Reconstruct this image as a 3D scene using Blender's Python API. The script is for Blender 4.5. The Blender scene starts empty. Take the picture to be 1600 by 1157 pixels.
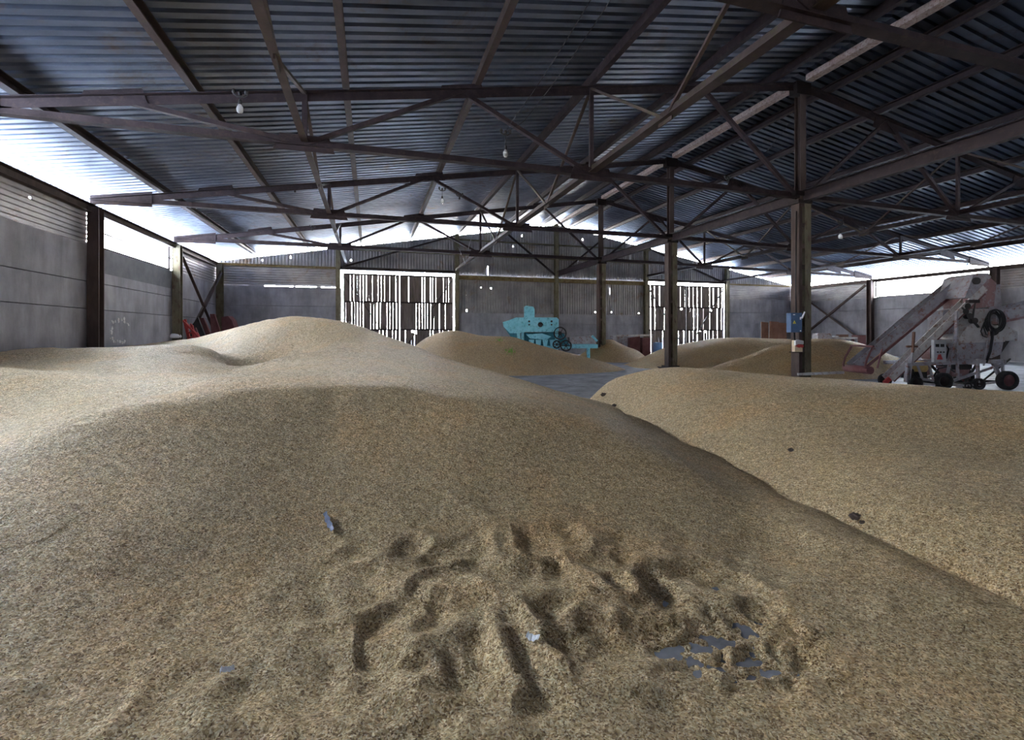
import bpy, math, random
import numpy as np
from mathutils import Vector, Matrix

# ---------------------------------------------------------------- basics
SC = bpy.context.scene
COL = SC.collection
RND = random.Random(7)
TH = 0.292                      # view direction turned right of the hall's long axis (+Y)
CT, ST = math.cos(TH), math.sin(TH)
F, HC, VY = 738.0, 1.47, 520.0  # focal length in px, eye height, horizon row
RX, RM, LX = 11.6, 30.9, -7.7   # ridge row, right wall, left wall (x)
YB, YF = 28.4, -7.6             # back wall, front wall (behind the camera)
BAYS = [-1.6, 4.4, 10.4, 16.4, 22.4]


def R(x, Z):                    # ground position on the view ray of column x at depth Z
    X = (x - 800) / F * Z
    return X * CT + Z * ST, Z * CT - X * ST


def P3(x, y, Z):
    a = R(x, Z)
    return Vector((a[0], a[1], HC + (VY - y) / F * Z))


def zroof(x):                   # underside of the roof sheets
    return 6.87 + .165 * x if x <= RX else 8.784 - .178 * (x - RX)


def ztop(x):                    # centre of a truss's top chord
    return zroof(x) - .31


def zbot(x):                    # centre of a truss's bottom chord
    return 5.25 if x <= RX else 5.25 - .26 * (x - RX) / 19.3


# ---------------------------------------------------------------- mesh builder
class MB:
    def __init__(s):
        s.v = []; s.f = []; s.sm = []

    def add(s, vs, fs, smooth=False):
        n = len(s.v)
        s.v += [tuple(p) for p in vs]
        s.f += [tuple(i + n for i in q) for q in fs]
        s.sm += [smooth] * len(fs)
        return s

    def box(s, c, d, M=None, rz=0.0):
        M = M or (Matrix.Rotation(rz, 4, 'Z') if rz else None)
        vs = []
        for i in (-.5, .5):
            for j in (-.5, .5):
                for k in (-.5, .5):
                    p = Vector((i * d[0], j * d[1], k * d[2]))
                    vs.append((M @ p if M else p) + Vector(c))
        return s.add(vs, [(0, 1, 3, 2), (4, 6, 7, 5), (0, 4, 5, 1), (2, 3, 7, 6), (0, 2, 6, 4), (1, 5, 7, 3)])

    def ext(s, prof, p0, p1, up=(0, 0, 1), cap=True):
        """extrude a closed 2D profile (side, up) from p0 to p1"""
        p0 = Vector(p0); p1 = Vector(p1); d = (p1 - p0).normalized()
        u = Vector(up)
        if abs(u.dot(d)) > .98: u = Vector((0, 1, 0))
        r = d.cross(u).normalized(); u = r.cross(d).normalized()
        n = len(prof)
        vs = [p0 + r * a + u * b for a, b in prof] + [p1 + r * a + u * b for a, b in prof]
        fs = [(i, (i + 1) % n, (i + 1) % n + n, i + n) for i in range(n)]
        if cap: fs += [tuple(range(n))[::-1], tuple(range(n, 2 * n))]
        return s.add(vs, fs)

    def bar(s, p0, p1, w=.08, h=None, up=(0, 0, 1)):
        h = h or w
        return s.ext([(-w / 2, -h / 2), (w / 2, -h / 2), (w / 2, h / 2), (-w / 2, h / 2)], p0, p1, up)

    def tube(s, pts, r, n=10, cap=True, closed=False):
        pts = [Vector(p) for p in pts]
        rs = r if isinstance(r, (list, tuple)) else [r] * len(pts)
        vs = []; prev = None
        N = len(pts)
        for i, p in enumerate(pts):
            if closed: d = (pts[(i + 1) % N] - pts[i - 1]).normalized()
            else: d = (pts[min(i + 1, N - 1)] - pts[max(i - 1, 0)]).normalized()
            u = prev or (Vector((0, 0, 1)) if abs(d.z) < .9 else Vector((1, 0, 0)))
            a = d.cross(u).normalized(); b = a.cross(d).normalized(); prev = b
            for k in range(n):
                t = 2 * math.pi * k / n
                vs.append(p + (a * math.cos(t) + b * math.sin(t)) * rs[i])
        fs = []
        for i in range(N if closed else N - 1):
            j = (i + 1) % N
            for k in range(n):
                l = (k + 1) % n
                fs.append((i * n + k, i * n + l, j * n + l, j * n + k))
        s.add(vs, fs, True)
        if cap and not closed:
            m = len(s.v) - N * n
            s.f += [tuple(m + k for k in range(n))[::-1], tuple(m + (N - 1) * n + k for k in range(n))]
            s.sm += [False, False]
        return s

    def cyl(s, p0, p1, r, n=20, r2=None):
        return s.tube([p0, p1], [r, r if r2 is None else r2], n)

    def lathe(s, prof, c, axis='Z', n=20, M=None):
        """prof: (radius, along-axis)"""
        vs = []; c = Vector(c)
        for r, z in prof:
            for k in range(n):
                t = 2 * math.pi * k / n
                q = Vector((r * math.cos(t), r * math.sin(t), z))
                if M: q = M @ q
                elif axis == 'X': q = Vector((q.z, q.x, q.y))
                elif axis == 'Y': q = Vector((q.x, q.z, q.y))
                vs.append(q + c)
        fs = []
        for i in range(len(prof) - 1):
            for k in range(n):
                l = (k + 1) % n
                fs.append((i * n + k, i * n + l, (i + 1) * n + l, (i + 1) * n + k))
        return s.add(vs, fs, True)

    def poly(s, pts, d):
        """closed polygon pts (3D) thickened by vector d"""
        d = Vector(d); n = len(pts)
        pts = [Vector(p) for p in pts]
        vs = pts + [p + d for p in pts]
        fs = [tuple(range(n))[::-1], tuple(range(n, 2 * n))] + [(i, (i + 1) % n, (i + 1) % n + n, i + n) for i in range(n)]
        return s.add(vs, fs)

    def build(s, name, mat, parent=None, at=None):
        """vertices are given in world space; at = world position that becomes the origin"""
        at = Vector(at) if at is not None else Vector((0, 0, 0))
        if parent is not None:
            off = WORLD.get(parent.name, Vector((0, 0, 0)))
            vs = [Vector(v) - off for v in s.v]
        else:
            vs = [Vector(v) - at for v in s.v]
        me = bpy.data.meshes.new(name)
        me.from_pydata([tuple(v) for v in vs], [], s.f)
        me.polygons.foreach_set('use_smooth', s.sm)
        me.materials.append(mat)
        me.update()
        o = bpy.data.objects.new(name, me); COL.objects.link(o)
        if parent is not None:
            o.parent = parent; WORLD[o.name] = WORLD.get(parent.name, Vector((0, 0, 0)))
        else:
            o.location = at; WORLD[o.name] = at
        return o


WORLD = {}                      # world offset of every object's coordinate frame


def tag(o, label=None, cat=None, group=None, kind=None):
    if label: o['label'] = label
    if cat: o['category'] = cat
    if group: o['group'] = group
    if kind: o['kind'] = kind
    return o


def empty(name, at=(0, 0, 0)):
    o = bpy.data.objects.new(name, None); COL.objects.link(o)
    o.location = at; o.empty_display_size = .2
    WORLD[o.name] = Vector(at)
    return o


def struct(o):
    o['kind'] = 'structure'; return o


# ---------------------------------------------------------------- materials
def node(nt, typ, **kw):
    n = nt.nodes.new(typ)
    for k, v in kw.items():
        if k.startswith('_'): n.inputs[k[1:].replace('_', ' ')].default_value = v
        else: setattr(n, k, v)
    return n


def base_mat(name, rough=.7, metal=0.0, spec=.3):
    m = bpy.data.materials.new(name); m.use_nodes = True
    nt = m.node_tree; b = nt.nodes['Principled BSDF']
    b.inputs['Roughness'].default_value = rough
    b.inputs['Metallic'].default_value = metal
    b.inputs['Specular IOR Level'].default_value = spec
    return m, nt, b


def ramp(nt, fac, stops, interp='LINEAR'):
    r = node(nt, 'ShaderNodeValToRGB'); r.color_ramp.interpolation = interp
    e = r.color_ramp.elements
    while len(e) < len(stops): e.new(.5)
    for i, (p, c) in enumerate(stops):
        e[i].position = p; e[i].color = (c[0], c[1], c[2], 1)
    nt.links.new(fac, r.inputs['Fac'])
    return r.outputs['Color']


def noise(nt, scale, detail=5, rough=.6, vec=None, dist=0.0):
    n = node(nt, 'ShaderNodeTexNoise')
    n.inputs['Scale'].default_value = scale; n.inputs['Detail'].default_value = detail
    n.inputs['Roughness'].default_value = rough; n.inputs['Distortion'].default_value = dist
    if vec: nt.links.new(vec, n.inputs['Vector'])
    return n.outputs['Fac']


def coords(nt, scale=(1, 1, 1)):
    t = node(nt, 'ShaderNodeTexCoord')
    mp = node(nt, 'ShaderNodeMapping'); mp.inputs['Scale'].default_value = scale
    nt.links.new(t.outputs['Object'], mp.inputs['Vector'])
    return mp.outputs['Vector']


def bump(nt, b, h, strength=.3, dist=.01, prev=None):
    n = node(nt, 'ShaderNodeBump'); n.inputs['Strength'].default_value = strength
    n.inputs['Distance'].default_value = dist
    nt.links.new(h, n.inputs['Height'])
    if prev: nt.links.new(prev, n.inputs['Normal'])
    nt.links.new(n.outputs['Normal'], b.inputs['Normal'])
    return n.outputs['Normal']


def mixc(nt, fac, a, b, mode='MIX'):
    m = node(nt, 'ShaderNodeMix', data_type='RGBA', blend_type=mode)
    for sock, v in ((m.inputs[0], fac), (m.inputs[6], a), (m.inputs[7], b)):
        if isinstance(v, (int, float)): sock.default_value = v
        elif isinstance(v, tuple): sock.default_value = (*v, 1)
        else: nt.links.new(v, sock)
    return m.outputs[2]


def weathered(name, c1, c2, c3=None, scale=3.0, rough=.75, metal=0.0, sv=(1, 1, 1), bs=.15, lo=.35, hi=.65):
    m, nt, b = base_mat(name, rough, metal)
    v = coords(nt, sv)
    col = ramp(nt, noise(nt, scale, 8, .65, v), [(lo, c1), (hi, c2)])
    if c3: col = mixc(nt, ramp(nt, noise(nt, scale * 2.7, 6, .7, v), [(.52, (0, 0, 0)), (.66, (1, 1, 1))]), col, c3)
    nt.links.new(col, b.inputs['Base Color'])
    bump(nt, b, noise(nt, scale * 12, 4, .6, v), bs, .01)
    return m


def grain_mat(name, dark, mid, light, husk, patch=.5):
    m, nt, b = base_mat(name, .6, 0, .3)
    v = coords(nt)
    # elongated kernels, several millimetres long, each with a tone of its own
    vo = node(nt, 'ShaderNodeTexVoronoi'); vo.inputs['Scale'].default_value = 150
    vo.inputs['Randomness'].default_value = 1
    dn = node(nt, 'ShaderNodeTexNoise'); dn.inputs['Scale'].default_value = 30
    nt.links.new(v, dn.inputs['Vector'])
    vm = node(nt, 'ShaderNodeVectorMath', operation='MULTIPLY_ADD')
    nt.links.new(dn.outputs['Color'], vm.inputs[0]); vm.inputs[1].default_value = (.03, .03, .03); nt.links.new(v, vm.inputs[2])
    nt.links.new(vm.outputs[0], vo.inputs['Vector'])
    sep = node(nt, 'ShaderNodeSeparateColor'); nt.links.new(vo.outputs['Color'], sep.inputs[0])
    kern = ramp(nt, sep.outputs[0], [(0, dark), (.28, mid), (.62, light), (1, husk)])
    vo2 = node(nt, 'ShaderNodeTexVoronoi'); vo2.inputs['Scale'].default_value = 80
    nt.links.new(vm.outputs[0], vo2.inputs['Vector'])
    sep2 = node(nt, 'ShaderNodeSeparateColor'); nt.links.new(vo2.outputs['Color'], sep2.inputs[0])
    clump = ramp(nt, sep2.outputs[1], [(0, (.62, .58, .52)), (.5, (.96, .95, .93)), (1, (1.12, 1.12, 1.1))])
    col = mixc(nt, .8, kern, clump, 'MULTIPLY')
    # reddish and greyish drifts of husk and chaff
    big = ramp(nt, noise(nt, 1.1, 6, .62, v, .4), [(.36, (.84, .86, .86)), (.5, (1, 1, 1)), (.64, (1.1, .93, .76))])
    col = mixc(nt, patch, col, big, 'MULTIPLY')
    mot = ramp(nt, noise(nt, 19, 5, .72, v), [(.36, (.66, .62, .58)), (.5, (1, 1, 1)), (.66, (1.22, 1.22, 1.2))])
    col = mixc(nt, .75, col, mot, 'MULTIPLY')
    fleck = ramp(nt, noise(nt, 16, 3, .7, v), [(.64, (0, 0, 0)), (.70, (1, 1, 1))])
    col = mixc(nt, mixc(nt, .35, (0, 0, 0), fleck), col, dark)
    nt.links.new(col, b.inputs['Base Color'])
    h = node(nt, 'ShaderNodeMath', operation='MULTIPLY'); h.inputs[1].default_value = -1
    nt.links.new(vo.outputs['Distance'], h.inputs[0])
    n1 = bump(nt, b, h.outputs[0], .7, .007)
    n2 = bump(nt, b, noise(nt, 20, 6, .75, v), .8, .04, n1)
    bump(nt, b, noise(nt, 8, 5, .7, v), .9, .09, n2)
    return m


M = {}
M['grain'] = grain_mat('grain_heap', (.20, .11, .045), (.53, .355, .165), (.77, .585, .325), (.91, .79, .54))
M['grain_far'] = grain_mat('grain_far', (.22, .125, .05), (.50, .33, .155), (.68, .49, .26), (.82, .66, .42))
M['rust'] = weathered('rusty_steel', (.022, .014, .0165), (.048, .032, .036), (.060, .038, .036), 2.5, .7)
M['rust_dark'] = weathered('dark_steel', (.014, .010, .010), (.034, .023, .022), None, 2.5, .75)
M['purlin'] = weathered('purlin_steel', (.045, .029, .026), (.090, .062, .056), (.075, .066, .036), 1.8, .6)
M['ridge'] = weathered('ridge_board', (.46, .34, .31), (.66, .55, .52), (.24, .12, .08), 6, .7)
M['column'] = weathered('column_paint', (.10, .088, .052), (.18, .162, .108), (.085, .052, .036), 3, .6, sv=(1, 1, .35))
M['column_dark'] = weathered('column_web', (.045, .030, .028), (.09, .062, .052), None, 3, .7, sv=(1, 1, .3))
M['frame_yellow'] = weathered('ochre_girt', (.16, .11, .045), (.22, .18, .09), (.08, .04, .03), 4, .7)


def sheet_mat(name, base, tint, rust, rough=.38, metal=.85, sc=.5):
    m, nt, b = base_mat(name, rough, metal)
    v = coords(nt)
    col = ramp(nt, noise(nt, sc, 6, .6, v), [(.36, base), (.62, tint)])
    st = ramp(nt, noise(nt, sc * 1.7, 7, .7, v, .6), [(.56, (0, 0, 0)), (.72, (1, 1, 1))])
    col = mixc(nt, st, col, rust)
    nt.links.new(col, b.inputs['Base Color'])
    rr = node(nt, 'ShaderNodeMapRange'); rr.inputs['To Min'].default_value = rough - .08; rr.inputs['To Max'].default_value = rough + .2
    nt.links.new(noise(nt, 2.3, 5, .6, v), rr.inputs['Value']); nt.links.new(rr.outputs[0], b.inputs['Roughness'])
    bump(nt, b, noise(nt, 5, 3, .5, v), .12, .02)
    return m


M['roof'] = sheet_mat('galvanised_roof', (.135, .155, .205), (.24, .27, .35), (.17, .125, .10), .40, .60)  # bluish sky reflection is tinted into the base colours
M['roof_r'] = sheet_mat('galvanised_roof_shaded', (.065, .082, .12), (.12, .145, .20), (.09, .075, .065), .42, .65)  # same sheet, with the right slope's shade put into darker colours
M['sheet'] = sheet_mat('wall_sheeting', (.22, .215, .23), (.36, .34, .34), (.24, .17, .11), .5, .4, .8)


def concrete_mat():
    m, nt, b = base_mat('concrete_panels', .85)
    v = coords(nt); vz = coords(nt, (1, 1, .25))
    col = ramp(nt, noise(nt, .9, 8, .62, v), [(.3, (.215, .215, .24)), (.55, (.31, .305, .335)), (.75, (.39, .38, .40))])
    streak = ramp(nt, noise(nt, 2.2, 6, .65, vz), [(.4, (.68, .66, .64)), (.6, (1, 1, 1))])
    col = mixc(nt, .7, col, streak, 'MULTIPLY')
    nt.links.new(col, b.inputs['Base Color'])
    bump(nt, b, noise(nt, 20, 5, .6, v), .25, .01)
    return m


M['concrete'] = concrete_mat()
M['concrete_dark'] = weathered('sooty_concrete', (.10, .105, .12), (.17, .17, .185), None, 1.5, .85)
M['floor'] = weathered('dusty_floor', (.13, .133, .145), (.30, .303, .32), (.10, .098, .105), 1.3, .6)
M['ground'] = weathered('yard', (.60, .62, .66), (.70, .73, .78), None, .6, .9)
M['plank'] = weathered('gate_plank', (.07, .055, .05), (.16, .13, .12), (.11, .10, .06), 2.5, .8, sv=(3, 3, .4))
M['blue'] = weathered('turquoise_paint', (.20, .56, .68), (.28, .66, .77), (.10, .34, .42), 3, .5)
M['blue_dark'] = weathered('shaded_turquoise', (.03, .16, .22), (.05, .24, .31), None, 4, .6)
M['iron'] = weathered('black_iron', (.02, .02, .022), (.05, .045, .045), None, 6, .6)
M['grey_metal'] = weathered('worn_grey_metal', (.26, .25, .28), (.42, .41, .45), (.22, .10, .07), 3, .55)
M['white_metal'] = weathered('worn_white_paint', (.45, .43, .43), (.62, .61, .60), (.30, .17, .12), 3, .55)
M['red_metal'] = weathered('worn_red_paint', (.22, .12, .12), (.31, .18, .18), (.32, .29, .31), 3, .55)
M['red'] = weathered('signal_red', (.42, .045, .045), (.55, .08, .075), None, 6, .55)
M['maroon'] = weathered('maroon_plate', (.14, .05, .055), (.20, .09, .09), None, 4, .65)
M['brown'] = weathered('brown_board', (.13, .065, .045), (.20, .11, .08), None, 3, .75)
M['rubber'] = weathered('tyre_rubber', (.018, .018, .02), (.04, .04, .042), None, 8, .85)
M['boxblue'] = weathered('switchgear_blue', (.07, .13, .24), (.09, .16, .29), None, 5, .45)
M['yellow'] = weathered('warning_yellow', (.75, .60, .04), (.80, .66, .06), None, 5, .5)
M['cabinet'] = weathered('pale_grey_cabinet', (.36, .37, .40), (.50, .51, .54), None, 5, .5)
M['cream'] = weathered('cream_plastic', (.68, .55, .36), (.76, .64, .44), None, 5, .5)
M['white'] = weathered('white_plastic', (.70, .72, .76), (.82, .83, .85), None, 5, .4)
M['plastic_blue'] = weathered('grey_blue_plastic', (.14, .17, .25), (.26, .29, .38), None, 9, .35)
M['black'] = weathered('black_paint', (.012, .012, .014), (.02, .02, .022), None, 5, .4)
M['green'] = weathered('sprout_green', (.14, .34, .04), (.24, .48, .07), None, 20, .6)
M['clod'] = weathered('dark_clod', (.07, .055, .045), (.13, .10, .085), None, 20, .9)
M['sack'] = weathered('ochre_sacking', (.50, .34, .13), (.62, .45, .20), None, 8, .85)
M['bucket_blue'] = weathered('blue_drum', (.10, .22, .45), (.16, .30, .55), None, 5, .5)
mg, nt, b = base_mat('bulb_glass', .08, 0, .5)
b.inputs['Base Color'].default_value = (.85, .87, .9, 1); b.inputs['Transmission Weight'].default_value = .5
M['glass'] = mg

# ---------------------------------------------------------------- world, yard, camera
w = bpy.data.worlds.new('overcast_daylight'); SC.world = w; w.use_nodes = True
nt = w.node_tree; bg = nt.nodes['Background']
tc = node(nt, 'ShaderNodeTexCoord'); sx = node(nt, 'ShaderNodeSeparateXYZ')
nt.links.new(tc.outputs['Generated'], sx.inputs[0])
skyc = ramp(nt, sx.outputs['Z'], [(.0, (1.0, .965, .92)), (.25, (.90, .94, 1.0)), (1, (.60, .77, 1.0))])
nt.links.new(skyc, bg.inputs['Color'])
# thin overcast, with an added bright lobe beyond the back wall for the plateau
dt = node(nt, 'ShaderNodeVectorMath', operation='DOT_PRODUCT'); nt.links.new(tc.outputs['Generated'], dt.inputs[0])
dt.inputs[1].default_value = Vector((-.10, .86, .42)).normalized()
mr = node(nt, 'ShaderNodeMapRange'); mr.interpolation_type = 'SMOOTHSTEP'
mr.inputs['From Min'].default_value = .1; mr.inputs['From Max'].default_value = 1.0
mr.inputs['To Min'].default_value = 17.0; mr.inputs['To Max'].default_value = 75.0
nt.links.new(dt.outputs['Value'], mr.inputs['Value']); nt.links.new(mr.outputs[0], bg.inputs['Strength'])

cam = bpy.data.cameras.new('camera'); co = bpy.data.objects.new('camera', cam); COL.objects.link(co)
co.location = (0, 0, HC); co.rotation_euler = (math.pi / 2, 0, -TH)
cam.sensor_width = 36; cam.lens = F / 1600 * 36; cam.shift_y = -(578.5 - VY) / 1600
cam.clip_start = .05; cam.clip_end = 400
SC.camera = co
SC.view_settings.view_transform = 'Standard'; SC.view_settings.look = 'None'
SC.view_settings.exposure = 0.86; SC.view_settings.gamma = 1.0
SC.view_settings.use_curve_mapping = False
SC.cycles.max_bounces = 10; SC.cycles.diffuse_bounces = 5; SC.cycles.glossy_bounces = 4
SC.cycles.sample_clamp_indirect = 8.0

struct(MB().box((11.6, 10, -.2), (260, 260, .1)).build('ground', M['ground']))
struct(MB().box((11.6, (YB + YF) / 2, -.06), (RM - LX + .6, YB - YF + .6, .12)).build('floor', M['floor']))

# ---------------------------------------------------------------- roof
def roof_slope(name, x0, x1, mat):
    """trapezoidal sheets whose ribs run up the slope; slope is linear between x0 and x1"""
    prof = []; pitch = .25; y = YF - .7
    while y < YB + .75:
        prof += [(y, 0), (y + .140, 0), (y + .150, .075), (y + .240, .075)]
        y += pitch
    prof.append((y, 0))
    mb = MB(); z0, z1 = zroof(x0), zroof(x1)
    n = len(prof)
    vs = [(x0, p, z0 + q) for p, q in prof] + [(x1, p, z1 + q) for p, q in prof]
    mb.add(vs, [(i, i + 1, i + 1 + n, i + n) for i in range(n - 1)])
    o = struct(mb.build(name, mat))
    s = o.modifiers.new('thickness', 'SOLIDIFY'); s.thickness = .003; s.offset = 1
    return o


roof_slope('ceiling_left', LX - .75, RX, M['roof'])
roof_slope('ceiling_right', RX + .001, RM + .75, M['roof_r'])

# ---------------------------------------------------------------- walls
def corr(mb, axis, fixed, u0, u1, z0, z1, vertical=True, pitch=.16, holes=(), depth=.035, inward=1):
    """corrugated sheeting; axis 'x': along x at y=fixed, 'y': along y at x=fixed. z1 may be a function of u"""
    zt = z1 if callable(z1) else (lambda u: z1)

    def pt(u, z, d):
        d *= inward
        return (u, fixed + d, z) if axis == 'x' else (fixed + d, u, z)
    if vertical:
        u = u0; prof = []
        while u < u1:
            prof += [(u, 0), (u + pitch * .35, 0), (u + pitch * .5, depth), (u + pitch * .85, depth)]
            u += pitch
        prof = [p for p in prof if p[0] < u1] + [(u1, 0)]
        for (a, da), (b_, db) in zip(prof, prof[1:]):
            segs = [(z0, None)]
            for hu, hz, hs in holes:
                if a <= hu < b_: segs = [(z0, hz - hs), (hz + hs, None)]
            for s0, s1 in segs:
                ta = zt(a) if s1 is None else s1; tb = zt(b_) if s1 is None else s1
                if ta - s0 < .01 and tb - s0 < .01: continue
                mb.add([pt(a, s0, da), pt(b_, s0, db), pt(b_, max(tb, s0 + .005), db), pt(a, max(ta, s0 + .005), da)], [(0, 1, 2, 3)])
    else:
        z = z0; prof = []
        while z < z1:
            prof += [(z, 0), (z + pitch * .4, 0), (z + pitch * .55, depth), (z + pitch * .85, depth)]
            z += pitch
        prof = [p for p in prof if p[0] < z1] + [(z1, 0)]
        for (a, da), (b_, db) in zip(prof, prof[1:]):
            segs = [(u0, u1)]
            for hu, hz, hs in holes:
                if a <= hz < b_: segs = [(u0, hu - hs), (hu + hs, u1)]
            for s0, s1 in segs:
                mb.add([pt(s0, a, da), pt(s1, a, da), pt(s1, b_, db), pt(s0, b_, db)], [(0, 1, 2, 3)])
    return mb


def panels(mb, axis, fixed, u0, u1, zs, thick=.2, out=1):
    """stacked concrete wall panels with open joints; inner face at 'fixed'"""
    for i, (a, b_) in enumerate(zip(zs, zs[1:])):
        n = max(1, round((u1 - u0) / 6.0)); L = (u1 - u0) / n
        for k in range(n):
            off = RND.uniform(0, .012)
            ua, ub = u0 + k * L + .008, u0 + (k + 1) * L - .008
            c = ((ua + ub) / 2, fixed + out * (thick / 2 + off), (a + b_) / 2)
            d = (ub - ua, thick, b_ - a - .022)
            if axis == 'y': c = (c[1], c[0], c[2]); d = (d[1], d[0], d[2])
            mb.box(c, d)
    # backing so that no light comes through the joints
    c = ((u0 + u1) / 2, fixed + out * (thick + .03), (zs[0] + zs[-1]) / 2); d = (u1 - u0, .04, zs[-1] - zs[0] - .02)
    if axis == 'y': c = (c[1], c[0], c[2]); d = (d[1], d[0], d[2])
    mb.box(c, d)
    return mb


ZS = [0, 1.02, 2.15, 2.93, 4.0]
EL = 4.93      # top of the left wall's sheeting, under the eave beam
ER = 4.72
# left wall: concrete below, sheeting above; openings where the window bands are
wl = panels(MB(), 'y', LX, YF, YB + .2, ZS, out=-1).build('wall_left', M['concrete']); struct(wl)
mb = MB()
for y0, y1 in ((10.4, 16.4), (22.4, 28.4), (-7.6, 4.4)):
    hs = [(14.0, 4.66, .035), (22.9, 4.5, .02)] if y0 == 10.4 else []
    corr(mb, 'y', LX - .05, y0, y1, 3.93, EL + .04, vertical=False, pitch=.13, holes=hs)
mb.build('corrugated_panel', M['sheet'], wl)
mb = MB().box((LX - .012, 19.4, 3.62), (.02, 5.7, .72)); mb.build('dark_band', M['concrete_dark'], wl)
# right wall
wr = panels(MB(), 'y', RM, YF, YB + .2, [0, 1.02, 2.15, 2.93, 3.72], out=1).build('wall_right', M['concrete']); struct(wr)
mb = MB()
for y0, y1 in ((22.4, 28.4), (10.4, 16.0), (4.4, 10.4), (-1.6, 4.4), (-7.6, -1.6)):
    corr(mb, 'y', RM + .05, y0, y1, 3.62, ER + .04, vertical=False, pitch=.13, inward=-1)
mb.build('corrugated_panel', M['sheet'], wr)
# back wall
wb = empty('wall_back', (11.6, YB, 0)); struct(wb)
mb = MB()
panels(mb, 'x', YB, LX - .2, -1.55, ZS, out=1)
panels(mb, 'x', YB, 4.95, 18.15, [0, 1.0, 2.0, 2.68], out=1)
panels(mb, 'x', YB, 24.75, RM + .2, ZS[:-1] + [3.93], out=1)
mb.build('concrete_panel', M['concrete'], wb)
mb = MB()
corr(mb, 'x', YB + .06, LX, -1.62, 4.04, 5.12, vertical=False, pitch=.13, inward=-1)
corr(mb, 'x', YB + .06, 24.8, RM, 3.84, 5.06, vertical=False, pitch=.13, inward=-1)
corr(mb, 'x', YB + .06, 4.95, 18.15, 2.58, 5.04, pitch=.17, depth=.055, inward=-1,
     holes=[(6.55, 4.25, .03), (7.2, 4.22, .035), (5.65, 2.82, .06), (14.3, 2.83, .03), (15.3, 4.25, .22), (15.5, 2.84, .03), (17.6, 2.8, .03)])
mb.build('corrugated_panel', M['sheet'], wb)


def gable(x):
    return (6.87 + .165 * x if x < RX else 8.784 - .178 * (x - RX)) - .33


mb = MB()
corr(mb, 'x', YB + .07, LX, RM, 5.02, gable, pitch=.17, depth=.055, inward=-1,
     holes=[(-1.05, 5.6, .05), (-4.2, 5.62, .06), (3.1, 5.05, .03), (7.0, 5.3, .28), (10.2, 6.2, .05), (9.2, 7.6, .05), (11.4, 5.1, .06), (13.4, 7.6, .05),
            (8.6, 6.9, .05), (2.2, 5.2, .03), (20.1, 5.9, .04), (5.9, 6.4, .04), (16.3, 6.7, .03), (-5.6, 5.4, .04)])
mb.build('gable_sheeting', M['sheet'], wb)
mb = MB().box((-6.6, YB + .1, 4.01), (2.2, .06, .10)).box((-2.75, YB + .1, 4.01), (.25, .06, .10)).box((-4.0, YB + .1, 4.01), (.12, .06, .10))
mb.build('gap_packing', M['sheet'], wb)
# front wall, behind the camera
wf = empty('wall_front', (11.6, YF, 0)); struct(wf)
mb = MB()
panels(mb, 'x', YF, LX, RM, ZS, out=-1)
mb.build('concrete_panel', M['concrete'], wf)
mb = MB()
corr(mb, 'x', YF - .06, LX, RM, 4.0, 5.02, pitch=.17)
corr(mb, 'x', YF - .07, LX, RM, 5.0, gable, pitch=.17)
mb.build('corrugated_panel', M['sheet'], wf)

# flaked whitewash on the left wall
mb = MB()
for k in range(26):
    t = k / 26 * 2 * math.pi * .8 + .4
    cy, cz = 18.2 + .62 * math.cos(t) + RND.uniform(-.1, .1), 1.52 + .38 * math.sin(t) + RND.uniform(-.06, .06)
    n = 7; r = RND.uniform(.03, .09)
    mb.poly([(LX + .001, cy + r * math.cos(6.283 * i / n) * RND.uniform(.5, 1.3), cz + r * math.sin(6.283 * i / n) * RND.uniform(.5, 1.3)) for i in range(n)], (.004, 0, 0))
mb.build('flaked_whitewash', M['white_metal'], wl)

# window bands: open strips below the eaves, each with a thin steel surround
def band(n, x, y0, y1, z0, z1):
    mb = MB()
    for z in (z0, z1): mb.box((x, (y0 + y1) / 2, z), (.08, y1 - y0, .05))
    for y in (y0, y1): mb.box((x, y, (z0 + z1) / 2), (.08, .06, z1 - z0))
    struct(mb.build('window_%d' % n, M['rust_dark']))


band(1, LX - .05, 16.6, 22.2, 4.02, EL)
band(2, LX - .05, 4.5, 10.3, 4.02, EL)
band(3, RM + .05, 16.1, 22.2, 3.74, ER)

# ---------------------------------------------------------------- steelwork
def prT(w, t, dn=-1):           # T-section
    return [(-w / 2, 0), (w / 2, 0), (w / 2, -dn * t), (t / 2, -dn * t), (t / 2, -dn * w * .9), (-t / 2, -dn * w * .9), (-t / 2, -dn * t), (-w / 2, -dn * t)]


def prC(w, h, t=.018):          # channel, web on the left
    return [(0, -h / 2), (w, -h / 2), (w, -h / 2 + t), (t, -h / 2 + t), (t, h / 2 - t), (w, h / 2 - t), (w, h / 2), (0, h / 2)]


def prI(w, h, t=.02):
    return [(-w / 2, -h / 2), (w / 2, -h / 2), (w / 2, -h / 2 + t), (t / 2, -h / 2 + t), (t / 2, h / 2 - t), (w / 2, h / 2 - t), (w / 2, h / 2),
            (-w / 2, h / 2), (-w / 2, h / 2 - t), (-t / 2, h / 2 - t), (-t / 2, -h / 2 + t), (-w / 2, -h / 2 + t)]


def prL(w, t=.012):
    return [(0, 0), (w, 0), (w, t), (t, t), (t, w), (0, w)]


def gusset(mb, x, y, z, w, h, s=0.0):
    mb.poly([(x - w / 2, y - .012, z - h / 2), (x + w / 2, y - .012, z - h / 2 + s), (x + w / 2 * .8, y - .012, z + h / 2 + s), (x - w / 2 * .8, y - .012, z + h / 2)], (0, .024, 0))


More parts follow.
